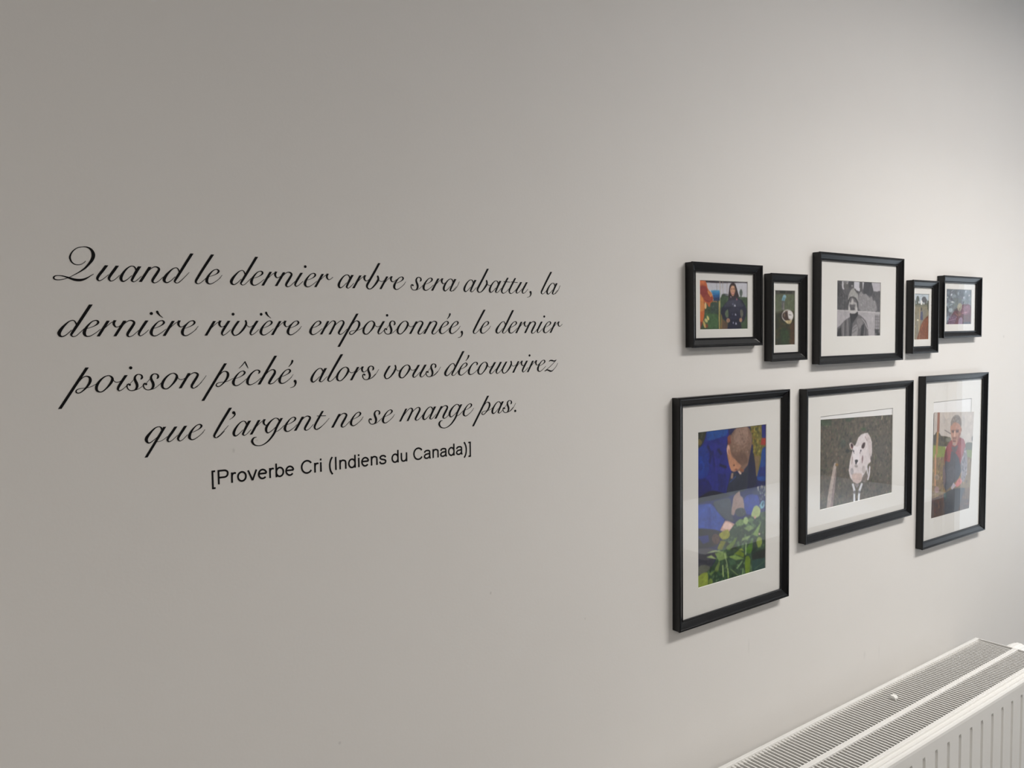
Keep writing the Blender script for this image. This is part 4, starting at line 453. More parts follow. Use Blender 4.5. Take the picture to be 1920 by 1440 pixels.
'ops':(((80,72,60),1,(0,0,1,0,1,1,0,1)),(((98,88,70),(62,58,46),(72,78,52),(110,96,80),(46,48,38),(88,70,58),(54,52,40)),1500,1.11,4.08,1,1,(-0.017,-0.052,1.011,-0.005,1.025,1.016,-0.005,1.008)),((42,62,36),0.7,(-0.005,0.007,0.141,0.012,0.143,0.077,0.006,0.071)),((45,70,30),0.8,(0.609,0.155,0.606,0.163,0.599,0.17,0.589,0.173,0.577,0.174,0.565,0.171,0.555,0.166,0.548,0.158,0.545,0.15,0.547,0.142,0.554,0.136,0.564,0.132,0.576,0.131,0.588,0.134,0.599,0.139,0.606,0.147)),((55,66,58),0.6,(0.341,0.298,0.338,0.316,0.33,0.33,0.316,0.339,0.301,0.34,0.285,0.335,0.272,0.324,0.263,0.308,0.259,0.29,0.262,0.272,0.271,0.258,0.284,0.25,0.299,0.248,0.315,0.253,0.328,0.264,0.338,0.28)),((30,38,34),0.8,(0.39,0.387,0.388,0.395,0.382,0.401,0.372,0.404,0.361,0.404,0.349,0.401,0.34,0.396,0.333,0.388,0.331,0.38,0.333,0.372,0.339,0.366,0.349,0.363,0.36,0.363,0.371,0.366,0.381,0.371,0.388,0.379)),((40,60,36),0.7,(0.324,0.008,0.444,0.005,0.378,0.053,0.325,0.039)),(((140,134,122),(120,114,102),(160,154,145)),90,0.46,5.56,0.16,0.7,(-0.002,0.546,1.01,0.643,1,1.006,0,0.999)),((165,155,132),1,(0.837,0.001,0.828,0.056,0.84,0.058,0.849,0.003)),((165,150,142),1,(0.183,0.499,0.212,0.503,0.215,0.559,0.161,0.823,0.147,1.012,0.086,1.003,0.106,0.878,0.142,0.699)),((132,116,112),1,(0.207,0.578,0.222,0.596,0.158,1.014,0.13,1.008,0.171,0.774)),((118,94,60),1,(0.249,0.531,0.247,0.537,0.241,0.542,0.233,0.545,0.224,0.544,0.214,0.542,0.206,0.537,0.2,0.53,0.198,0.524,0.2,0.517,0.205,0.512,0.213,0.51,0.223,0.51,0.233,0.513,0.241,0.517,0.246,0.524)),((150,110,50),1,(0.23,0.526,0.229,0.528,0.227,0.53,0.224,0.531,0.221,0.531,0.217,0.53,0.214,0.528,0.212,0.526,0.211,0.523,0.212,0.52,0.214,0.518,0.217,0.517,0.22,0.517,0.224,0.518,0.227,0.52,0.229,0.523)),((206,197,200),1,(0.468,0.323,0.503,0.247,0.54,0.213,0.597,0.2,0.638,0.201,0.675,0.258,0.696,0.315,0.703,0.435,0.689,0.553,0.649,0.58,0.612,0.672,0.563,0.739,0.501,0.79,0.451,0.763,0.402,0.702,0.378,0.614,0.398,0.492,0.426,0.391)),((190,176,176),0.7,(0.61,0.209,0.638,0.206,0.682,0.286,0.695,0.434,0.674,0.551,0.637,0.319)),((165,148,150),1,(0.591,0.242,0.624,0.299,0.637,0.295,0.604,0.238)),((202,198,204),1,(0.617,0.587,0.635,0.714,0.655,0.716,0.636,0.588)),((206,200,208),1,(0.662,0.603,0.657,0.699,0.636,0.771,0.656,0.778,0.678,0.705,0.682,0.607)),((120,110,108),0.8,(0.643,0.753,0.632,0.771,0.616,0.784,0.6,0.79,0.584,0.787,0.572,0.777,0.565,0.76,0.565,0.74,0.571,0.719,0.582,0.7,0.598,0.687,0.614,0.681,0.63,0.684,0.642,0.694,0.649,0.711,0.65,0.732)),((192,172,168),1,(0.419,0.673,0.45,0.657,0.568,0.676,0.563,0.771,0.501,0.795,0.439,0.755)),((140,136,142),0.6,(0.447,0.635,0.445,0.651,0.441,0.664,0.434,0.672,0.426,0.674,0.417,0.67,0.41,0.659,0.405,0.645,0.403,0.629,0.404,0.613,0.409,0.6,0.416,0.592,0.424,0.59,0.432,0.594,0.44,0.605,0.445,0.619)),((160,150,150),0.6,(0.611,0.639,0.61,0.658,0.605,0.673,0.597,0.682,0.587,0.684,0.577,0.679,0.569,0.667,0.563,0.65,0.561,0.632,0.562,0.614,0.567,0.599,0.575,0.589,0.585,0.587,0.595,0.592,0.603,0.604,0.609,0.621)),((104,72,76),0.8,(0.575,0.511,0.573,0.529,0.57,0.544,0.566,0.554,0.563,0.557,0.56,0.553,0.557,0.542,0.557,0.526,0.557,0.508,0.559,0.49,0.562,0.475,0.565,0.465,0.569,0.462,0.572,0.466,0.574,0.477,0.575,0.493)),((70,58,54),1,(0.695,0.521,0.694,0.536,0.693,0.548,0.691,0.556,0.689,0.559,0.686,0.555,0.684,0.547,0.682,0.534,0.681,0.519,0.682,0.505,0.683,0.493,0.685,0.485,0.687,0.482,0.69,0.485,0.692,0.494,0.694,0.507)),((150,130,126),0.7,(0.431,0.502,0.429,0.521,0.426,0.537,0.423,0.547,0.419,0.55,0.417,0.546,0.416,0.534,0.415,0.518,0.416,0.499,0.418,0.481,0.421,0.465,0.425,0.455,0.428,0.452,0.43,0.456,0.432,0.467,0.432,0.484)),((205,200,200),0.8,(0.408,0.526,0.405,0.543,0.401,0.558,0.397,0.567,0.393,0.569,0.391,0.565,0.389,0.554,0.39,0.539,0.392,0.522,0.395,0.504,0.399,0.49,0.403,0.481,0.407,0.478,0.409,0.482,0.411,0.493,0.41,0.508)),((218,204,198),1,(0.382,0.303,0.407,0.291,0.443,0.32,0.444,0.362,0.414,0.382,0.393,0.351)),((54,24,30),1,(0.395,0.308,0.419,0.303,0.439,0.33,0.429,0.368,0.408,0.363)),((110,60,55),1,(0.428,0.352,0.427,0.357,0.425,0.361,0.421,0.363,0.417,0.364,0.413,0.362,0.409,0.359,0.407,0.355,0.406,0.35,0.407,0.345,0.409,0.341,0.412,0.339,0.416,0.338,0.421,0.34,0.424,0.343,0.427,0.347)),((215,205,200),1,(0.543,0.355,0.567,0.307,0.608,0.305,0.601,0.364,0.581,0.388,0.546,0.382)),((50,22,28),1,(0.551,0.347,0.573,0.313,0.604,0.31,0.596,0.361,0.58,0.383,0.551,0.375)),((220,213,218),1,(0.44,0.33,0.487,0.339,0.544,0.341,0.557,0.386,0.552,0.47,0.54,0.522,0.515,0.558,0.46,0.551,0.44,0.482,0.428,0.402)),((200,188,192),0.7,(0.525,0.414,0.553,0.396,0.546,0.501,0.521,0.535)),((190,180,180),1,(0.456,0.343,0.524,0.347,0.524,0.34,0.456,0.336)),((42,36,46),1,(0.449,0.398,0.451,0.403,0.45,0.408,0.449,0.412,0.446,0.413,0.443,0.412,0.44,0.409,0.436,0.405,0.434,0.399,0.433,0.394,0.433,0.389,0.435,0.385,0.437,0.384,0.44,0.384,0.444,0.387,0.447,0.392)),((42,36,46),1,(0.549,0.407,0.547,0.411,0.544,0.414,0.541,0.416,0.538,0.416,0.535,0.414,0.533,0.41,0.533,0.406,0.533,0.401,0.535,0.397,0.538,0.394,0.542,0.392,0.545,0.392,0.548,0.394,0.549,0.397,0.55,0.402)),((120,110,115),1,(0.444,0.415,0.447,0.431,0.456,0.431,0.452,0.415)),((120,110,115),1,(0.53,0.419,0.526,0.434,0.535,0.437,0.539,0.422)),((20,16,22),1,(0.506,0.52,0.504,0.525,0.5,0.529,0.492,0.531,0.484,0.531,0.475,0.529,0.468,0.525,0.463,0.519,0.462,0.514,0.463,0.509,0.468,0.505,0.475,0.503,0.483,0.503,0.492,0.505,0.499,0.509,0.504,0.514)),((20,16,22),1,(0.465,0.517,0.504,0.522,0.49,0.542,0.481,0.559,0.472,0.555)),((150,140,140),1,(0.505,0.584,0.504,0.589,0.499,0.593,0.491,0.595,0.482,0.595,0.473,0.592,0.465,0.588,0.46,0.583,0.458,0.577,0.46,0.571,0.465,0.567,0.473,0.565,0.482,0.565,0.491,0.568,0.498,0.572,0.503,0.578)),((202,202,208),1,(0.423,0.776,0.451,0.866,0.478,0.864,0.45,0.775)),((215,218,225),1,(0.447,0.856,0.449,1.015,0.476,1.021,0.474,0.862)),((204,204,210),1,(0.553,0.787,0.519,0.871,0.546,0.884,0.581,0.8)),((215,218,225),1,(0.517,0.869,0.507,1.016,0.535,1.023,0.544,0.876)),((110,105,110),1,(0.478,0.886,0.477,0.894,0.474,0.899,0.469,0.903,0.463,0.903,0.458,0.901,0.453,0.895,0.449,0.888,0.448,0.88,0.449,0.873,0.452,0.867,0.457,0.864,0.462,0.863,0.468,0.866,0.473,0.871,0.476,0.878)),((110,105,110),1,(0.543,0.896,0.542,0.903,0.539,0.908,0.534,0.911,0.528,0.911,0.522,0.909,0.518,0.904,0.514,0.897,0.513,0.89,0.514,0.883,0.517,0.878,0.522,0.875,0.528,0.875,0.533,0.877,0.538,0.882,0.542,0.889)),((120,112,112),1,(0.458,0.785,0.532,0.798,0.496,0.844)))},
'B3':{'q':((-0.10539,0.12355),(0.11519,0.11228),(0.09797,-0.14901),(-0.11089,-0.14821)),
'wh':(220.9,271.8),
'white':(218,211,206),
'res':1.1,
'gain':0.9,
'rough':0.07,
'ops':(((190,180,174),1,(0,0,1,0,1,1,0,1)),(((200,190,182),(182,174,170)),30,6.69,14.72,1,0.6,(0,0.002,1.001,0.005,1.005,0.308,0.021,0.206)),((68,60,44),1,(-0.054,0.23,0.033,0.215,0.064,0.185,0.133,0.192,0.182,0.229,0.287,0.232,0.432,0.253,0.441,0.334,0.296,0.333,-0.049,0.301)),(((52,46,34),(84,74,50),(96,82,50)),50,1.87,4.55,1,1,(0.018,0.233,0.065,0.194,0.182,0.233,0.433,0.26,0.44,0.329,0.017,0.299)),((110,110,95),1,(0.3,0.251,0.432,0.255,0.436,0.292,0.304,0.287)),((92,92,78),1,(0.807,0.325,0.871,0.311,1.037,0.339,1.046,0.404,0.803,0.393)),((86,82,80),1,(1.016,0.284,1.016,0.296,1.013,0.305,1.007,0.312,0.999,0.314,0.99,0.311,0.982,0.304,0.976,0.294,0.973,0.283,0.973,0.271,0.976,0.261,0.982,0.255,0.99,0.253,0.999,0.256,1.007,0.262,1.013,0.272)),((122,134,46),1,(-0.071,0.3,0.296,0.335,0.318,0.44,-0.062,0.434)),((118,130,68),1,(0.815,0.388,1.046,0.399,1.047,0.499,0.815,0.486)),((122,98,62),1,(-0.063,0.425,0.318,0.431,1.058,0.484,1.144,1.065,-0.021,1.035)),(((142,118,72),(95,72,50),(160,132,92),(112,104,52),(130,100,70),(84,70,44)),420,1.61,5.35,1,1,(-0.007,0.432,0.318,0.44,1.01,0.487,1.007,0.996,0,0.994)),((75,48,30),1,(-0.035,0.831,0.291,0.794,1.003,0.775,1.036,1.009,-0.023,1.005)),(((52,30,22),(112,76,50),(95,42,26),(66,50,34)),160,1.61,5.35,1,1,(-0.001,0.83,0.292,0.804,1.005,0.786,1,1,0,1)),((120,90,50),0.6,(0.867,0.779,0.997,0.78,0.994,0.905,0.841,0.89)),((140,86,60),1,(0.079,-0.002,0.081,0.186,0.138,0.188,0.135,-0.001)),((165,120,62),1,(0.076,0.185,0.062,0.399,0.112,0.403,0.125,0.188)),((182,132,92),1,(0.045,0.398,0.056,0.698,0.096,0.701,0.084,0.4)),((150,130,110),1,(0.17,0.622,0.167,0.633,0.156,0.641,0.139,0.646,0.118,0.646,0.098,0.643,0.08,0.635,0.067,0.625,0.063,0.614,0.066,0.604,0.077,0.596,0.093,0.591,0.114,0.59,0.134,0.594,0.152,0.601,0.165,0.611)),((128,110,90),1,(0.141,0.625,0.139,0.632,0.133,0.637,0.124,0.641,0.112,0.641,0.1,0.639,0.09,0.634,0.083,0.628,0.08,0.62,0.082,0.613,0.088,0.608,0.098,0.604,0.109,0.604,0.121,0.606,0.131,0.611,0.138,0.617)),((150,120,115),1,(0.179,0.741,0.175,0.754,0.163,0.764,0.145,0.769,0.122,0.77,0.1,0.765,0.08,0.756,0.067,0.744,0.061,0.731,0.065,0.719,0.076,0.709,0.095,0.704,0.117,0.703,0.14,0.707,0.16,0.716,0.173,0.728)),((72,62,62),1,(0.26,0.175,0.425,0.217,0.432,0.212,0.267,0.171)),((108,90,94),1,(0.276,0.493,0.348,0.621,0.37,0.719,0.286,0.736,0.251,0.548)),((136,56,58),1,(0.305,0.361,0.365,0.303,0.458,0.27,0.63,0.25,0.761,0.275,0.807,0.325,0.834,0.414,0.789,0.49,0.693,0.557,0.316,0.539,0.277,0.443)),((110,42,46),1,(0.321,0.343,0.367,0.448,0.323,0.492,0.283,0.443)),((158,72,72),0.6,(0.641,0.342,0.741,0.322,0.776,0.391,0.678,0.435)),((150,60,64),0.6,(0.344,0.335,0.437,0.301,0.444,0.367,0.429,0.451,0.38,0.448)),((90,80,86),1,(0.447,0.334,0.516,0.347,0.627,0.328,0.573,0.411,0.47,0.378)),((132,122,130),1,(0.803,0.349,0.866,0.42,0.893,0.525,0.889,0.625,0.819,0.721,0.736,0.694,0.746,0.566,0.69,0.533,0.769,0.435)),(((80,76,86),(165,158,165),(104,96,104)),60,1.61,4.55,1,1,(0.805,0.359,0.866,0.425,0.9,0.626,0.817,0.71,0.741,0.685,0.759,0.567,0.703,0.534,0.769,0.44)),((70,70,80),1,(0.445,0.376,0.573,0.411,0.656,0.463,0.704,0.543,0.749,0.591,0.679,0.66,0.507,0.726,0.35,0.771,0.297,0.718,0.352,0.66,0.298,0.538,0.309,0.468,0.434,0.498)),((86,86,96),0.5,(0.354,0.56,0.486,0.53,0.619,0.587,0.504,0.696,0.382,0.716)),((44,44,52),1,(0.285,0.794,0.511,0.76,0.866,0.774,0.818,0.816,0.715,0.96,0.641,1.004,0.373,1.005,0.325,0.891)),(((60,60,66),(34,34,42),(70,62,56)),40,1.87,4.55,1,1,(0.317,0.806,0.513,0.775,0.826,0.781,0.702,0.959,0.397,0.993)),((40,66,60),1,(0.297,0.79,0.376,0.782,0.381,0.837,0.321,0.851)),((192,112,108),1,(0.571,0.725,0.68,0.664,0.746,0.674,0.781,0.717,0.639,0.758)),((175,165,178),1,(0.478,0.747,0.542,0.698,0.611,0.738,0.512,0.77)),((150,75,75),1,(0.668,0.695,0.736,0.71,0.739,0.707,0.672,0.691)),((175,130,112),1,(0.407,0.126,0.489,0.101,0.613,0.107,0.675,0.15,0.679,0.216,0.635,0.271,0.577,0.335,0.515,0.34,0.461,0.293,0.43,0.227,0.404,0.172)),((130,120,115),1,(0.409,0.126,0.41,0.099,0.436,0.064,0.493,0.033,0.591,0.028,0.661,0.067,0.688,0.123,0.676,0.16,0.633,0.122,0.538,0.102,0.477,0.105,0.426,0.14)),(((150,142,138),(112,104,100)),50,1.07,2.68,1,1,(0.427,0.091,0.494,0.037,0.592,0.034,0.669,0.104,0.537,0.097)),((115,82,75),1,(0.43,0.178,0.509,0.177,0.513,0.207,0.452,0.206)),((115,82,75),1,(0.537,0.177,0.624,0.177,0.627,0.206,0.55,0.207)),((60,48,48),1,(0.497,0.193,0.495,0.195,0.491,0.196,0.485,0.197,0.477,0.197,0.47,0.196,0.463,0.195,0.459,0.194,0.457,0.192,0.459,0.191,0.463,0.19,0.469,0.189,0.476,0.189,0.484,0.189,0.491,0.19,0.495,0.192)),((60,48,48),1,(0.603,0.194,0.602,0.196,0.598,0.197,0.591,0.198,0.584,0.198,0.576,0.197,0.569,0.196,0.565,0.195,0.563,0.193,0.565,0.192,0.569,0.19,0.575,0.19,0.583,0.19,0.59,0.19,0.597,0.191,0.602,0.193)),((202,162,146),1,(0.501,0.188,0.499,0.257,0.538,0.259,0.54,0.189)),((142,100,88),1,(0.468,0.247,0.579,0.246,0.57,0.274,0.483,0.273)),((112,72,70),1,(0.561,0.29,0.558,0.293,0.548,0.295,0.534,0.296,0.517,0.296,0.499,0.295,0.485,0.293,0.475,0.29,0.471,0.286,0.474,0.283,0.484,0.281,0.498,0.28,0.515,0.28,0.532,0.281,0.547,0.283,0.557,0.286)),((165,142,136),1,(0.567,0.32,0.564,0.326,0.554,0.331,0.539,0.334,0.521,0.335,0.503,0.333,0.487,0.329,0.476,0.323,0.472,0.317,0.475,0.311,0.485,0.306,0.499,0.303,0.517,0.303,0.536,0.304,0.551,0.309,0.562,0.314)),((150,105,92),1,(0.625,0.205,0.679,0.216,0.633,0.271,0.586,0.307)),((160,115,100),1,(0.697,0.179,0.697,0.187,0.695,0.193,0.69,0.198,0.685,0.199,0.679,0.198,0.673,0.193,0.669,0.186,0.667,0.178,0.667,0.17,0.67,0.164,0.674,0.159,0.68,0.158,0.686,0.16,0.691,0.164,0.695,0.171)))}}
FRAMES = {'F1':(1.24352,0.05869,0.20688,0.15622,0.00742),
'F2':(1.43791,0.03657,0.12281,0.17648,0.00806),
'F3':(1.71786,0.05711,0.34744,0.23891,0.00366),
'F4':(2.00105,0.04102,0.12663,0.178,0.00402),
'F5':(2.19699,0.06784,0.21016,0.15796,0.00765),
'B1':(1.27199,-0.32799,0.33543,0.43287,0.00106),
'B2':(1.72166,-0.27954,0.44565,0.33142,0.00139),
'B3':(2.17616,-0.32506,0.34674,0.43564,-0.00508)}
MATS = {'F1':((-0.071,0.0465),(0.071,0.0465),(0.071,-0.046),(-0.071,-0.046)),
'F2':((-0.035,0.0557),(0.0337,0.0557),(0.0337,-0.0568),(-0.035,-0.0568)),
'F3':((-0.091,0.0623),(0.09,0.0623),(0.09,-0.0615),(-0.091,-0.0615)),
'F4':((-0.036,0.0572),(0.036,0.0572),(0.036,-0.0562),(-0.036,-0.0562)),
'F5':((-0.0705,0.0465),(0.0703,0.0465),(0.0703,-0.0452),(-0.0705,-0.0452)),
'B1':((-0.1042,0.1485),(0.1042,0.1485),(0.1042,-0.1487),(-0.1042,-0.1487)),
'B2':((-0.154,0.1025),(0.1485,0.1025),(0.1485,-0.103),(-0.154,-0.103)),
'B3':((-0.1085,0.15),(0.103,0.15),(0.103,-0.1475),(-0.1085,-0.1475))}


def rgb(c):
    return np.array(c, float) / 255


def fill(img, pts, col, alpha):
    ny, nx, _ = img.shape
    px = [p * nx for p in pts[0::2]]
    py = [p * ny for p in pts[1::2]]
    x0, x1 = max(0, int(min(px))), min(nx, int(max(px)) + 1)
    y0, y1 = max(0, int(min(py))), min(ny, int(max(py)) + 1)
    if x1 <= x0 or y1 <= y0:
        return
    X, Y = np.meshgrid(np.arange(x0, x1) + 0.5, np.arange(y0, y1) + 0.5)
    ins = np.zeros(X.shape, bool)
    j = len(px) - 1
    for i in range(len(px)):
        if py[i] != py[j]:
            cond = ((py[i] > Y) != (py[j] > Y)) & (X < (px[j] - px[i]) * (Y - py[i]) / (py[j] - py[i]) + px[i])
            ins ^= cond
        j = i
    sub = img[y0:y1, x0:x1]
    sub[ins] = sub[ins] * (1 - alpha) + col * alpha


def soften(pts):
    # corner cutting, so painted outlines come out rounded
    P = np.array(pts, float).reshape(-1, 2)
    if len(P) < 5 or len(P) > 15:
        return pts
    P = np.where(P < 0.012, P - 0.15, np.where(P > 0.988, P + 0.15, P))      # keep the sheet's own edges filled
    for k in (0.16, 0.25):
        Q = np.roll(P, -1, 0)
        P = np.stack([(1 - k) * P + k * Q, k * P + (1 - k) * Q], 1).reshape(-1, 2)
    return P.ravel().tolist()


def grain(rng, ny, nx, cell):
    gy, gx = ny // cell + 3, nx // cell + 3
    g = rng.normal(0, 1, (gy, gx))
    y, x = np.arange(ny) / cell, np.arange(nx) / cell
    yi, xi = y.astype(int), x.astype(int)
    fy, fx = (y - yi)[:, None], (x - xi)[None, :]
    fy, fx = fy * fy * (3 - 2 * fy), fx * fx * (3 - 2 * fx)
    a, b_ = g[yi][:, xi], g[yi][:, xi + 1]
    c, d = g[yi + 1][:, xi], g[yi + 1][:, xi + 1]
    return (a * (1 - fx) + b_ * fx) * (1 - fy) + (c * (1 - fx) + d * fx) * fy


def inside(pts, x, y):
    n, r = len(pts) // 2, False
    j = n - 1
    for i in range(n):
        xi, yi, xj, yj = pts[2 * i], pts[2 * i + 1], pts[2 * j], pts[2 * j + 1]
        if (yi > y) != (yj > y) and x < (xj - xi) * (y - yi) / (yj - yi) + xi:
            r = not r
        j = i
    return r


def paint(ops, wmm, hmm, res, seed, rough):
    nx, ny = int(wmm / res), int(hmm / res)
    ss = 2
    img = np.ones((ny * ss, nx * ss, 3)) * 0.5
    rng = random.Random(seed)
    for o in ops:
        if len(o) == 3:
            fill(img, soften(o[2]), rgb(o[0]), o[1])
        else:
            cols, n, s0, s1, asp, al, pts = o
            xs, ys = pts[0::2], pts[1::2]
            k = tries = 0
            while k < n and tries < n * 8:
                tries += 1
                x, y = rng.uniform(min(xs), max(xs)), rng.uniform(min(ys), max(ys))
                if not inside(pts, x, y):
                    continue
                k += 1
                r = rng.uniform(s0, s1)
                a = rng.uniform(0, math.pi)
                e = asp * rng.uniform(0.6, 1.2)
                q = []
                for t in range(9):
                    u = 2 * math.pi * t / 9
                    ex, ey = r * math.cos(u), r * e * math.sin(u)
                    q += [x + (ex * math.cos(a) - ey * math.sin(a)) / wmm, y + (ex * math.sin(a) + ey * math.cos(a)) / hmm]
                c = rgb(rng.choice(cols)) * rng.uniform(0.92, 1.08)
                fill(img, q, np.clip(c, 0, 1), al * rng.uniform(0.5, 0.95))
    img = img.reshape(ny, ss, nx, ss, 3).mean((1, 3))
    for _ in range(2):
        p = np.pad(img, ((1, 1), (1, 1), (0, 0)), mode='edge')       # lens blur of the printed picture
        img = 0.36 * img + 0.16 * (p[:-2, 1:-1] + p[2:, 1:-1] + p[1:-1, :-2] + p[1:-1, 2:])
    nr = np.random.default_rng(seed)
    n = 0.5 * grain(nr, ny, nx, 9) + 0.6 * grain(nr, ny, nx, 4) + 0.5 * nr.normal(0, 1, (ny, nx))
    return np.clip(img * (1 + rough * n[..., None] * np.maximum(1.2 - 1.25 * img.mean(2, keepdims=True), 0.12)), 0, 1)


def to_lin(a):
    return np.where(a <= 0.04045, a / 12.92, ((a + 0.055) / 1.055) ** 2.4)


def make_print(pr, y, parent, seed):
    wmm, hmm = pr['wh']
    img = paint(pr['ops'], wmm, hmm, pr['res'], seed, pr['rough'])
    ny, nx, _ = img.shape
    white = to_lin(rgb(pr['white'])).mean()
    L = np.clip((to_lin(img) - 0.010) / white * 0.76 * pr['gain'], 0.003, 0.9)
    (ax, az), (bx, bz), (cx, cz), (dx, dz) = pr['q']
    U, V = np.meshgrid(np.linspace(0, 1, nx), np.linspace(0, 1, ny))
    X = (1 - V) * ((1 - U) * ax + U * bx) + V * ((1 - U) * dx + U * cx)
    Zc = (1 - V) * ((1 - U) * az + U * bz) + V * ((1 - U) * dz + U * cz)
    co = np.stack([X.ravel(), np.full(X.size, y), Zc.ravel()], 1)
    me = bpy.data.meshes.new('photo')
    idx = np.arange(nx * ny).reshape(ny, nx)
    quads = np.stack([idx[:-1, :-1], idx[1:, :-1], idx[1:, 1:], idx[:-1, 1:]], -1).reshape(-1, 4)
    me.from_pydata(co.tolist(), [], quads.tolist())
    at = me.color_attributes.new('ink', 'FLOAT_COLOR', 'POINT')
    at.data.foreach_set('color', np.concatenate([L.reshape(-1, 3), np.ones((nx * ny, 1))], 1).astype(np.float32).ravel())
    me.materials.append(M_PRINT)
    o = bpy.data.objects.new('photo', me)
    C.objects.link(o)
    o.parent = parent
    return o


# moulding section: (inset from the outer edge, distance off the wall)
SECTION = [(0.0012, 0.0), (0.0, 0.0008), (0.0, 0.0150), (-0.0006, 0.0156), (-0.0006, 0.0183), (0.0, 0.0189), (0.0028, 0.0189), (0.0033, 0.0184), (0.0035, 0.0172),
           (0.0047, 0.0170), (0.0128, 0.0122), (0.0135, 0.0114), (0.0142, 0.0114), (0.0146, 0.0120), (0.0164, 0.0118), (0.0168, 0.0112), (0.0168, 0.0090), (0.0120, 0.0090), (0.0120, 0.0)]


def make_frame(key, label, seed):
    cx, cz, w, h, a = FRAMES[key]
    t = thing('picture_frame', label, 'picture frame', (cx, 0, EYE + cz), 'black framed photographs on the wall')
    t.rotation_euler = (0, -a, 0)
    sx = ((-1, 1), (1, 1), (1, -1), (-1, -1))
    n = len(SECTION)
    vv = [(kx * (w / 2 - i), -d, kz * (h / 2 - i)) for kx, kz in sx for i, d in SECTION]
    ff = [(s * n + i, s * n + (i + 1) % n, ((s + 1) % 4) * n + (i + 1) % n, ((s + 1) % 4) * n + i) for s in range(4) for i in range(n)]
    link('moulding', vv, ff, M_BLACK, t)
    # card mount with a bevelled opening
    q = MATS[key]
    ow, oh = w / 2 - 0.0125, h / 2 - 0.0125
    out = [(-ow, oh), (ow, oh), (ow, -oh), (-ow, -oh)]
    sg = ((1, -1), (-1, -1), (-1, 1), (1, 1))
    b = MB()
    b.add([(x, -0.0078, z) for x, z in out] + [(x, -0.0078, z) for x, z in q] + [(x + s0 * 0.0008, -0.0066, z + s1 * 0.0008) for (x, z), (s0, s1) in zip(q, sg)],
          [(i, (i + 1) % 4, 4 + (i + 1) % 4, 4 + i) for i in range(4)] + [(4 + i, 4 + (i + 1) % 4, 8 + (i + 1) % 4, 8 + i) for i in range(4)])
    o = b.obj('mount', [M_MAT, M_BEVEL], t)
    for p in o.data.polygons:
        p.material_index = 0 if p.index < 4 else 1
    b = MB()
    b.box(-ow, ow, -0.0058, -0.0052, -oh, oh)
    b.obj('paper', M_PAPER, t)
    b = MB()
    b.box(-ow, ow, -0.0052, -0.0025, -oh, oh)
    b.obj('backing_board', M_BOARD, t)
    make_print(PRINTS[key], -0.0081 if key == 'B3' else -0.0062, t, seed)
    link('glass', [(-ow, -0.0094, oh), (ow, -0.0094, oh), (ow, -0.0094, -oh), (-ow, -0.0094, -oh)], [(0, 1, 2, 3)], M_GLASS, t)
    return t


make_frame('F1', 'small black frame showing a smiling woman in dark overalls among vegetable plants', 11)
make_frame('F2', 'narrow black frame showing a pale object hanging over grass, left of the bearded man', 12)
make_frame('F3', 'black frame with a black and white portrait of a bearded man in a beanie', 13)
make_frame('F4', 'narrow black frame showing a rusty brown mound beside a field path', 14)
make_frame('F5', 'small black frame showing dark red leaves in blue grey light, upper row far right', 15)
make_frame('B1', 'tall black frame showing a man in blue bending over green bean plants', 16)
make_frame('B2', 'wide black frame showing a white sheep standing behind a wooden stick', 17)
make_frame('B3', 'tall black frame showing a grey haired man in a red waistcoat in a field', 18)

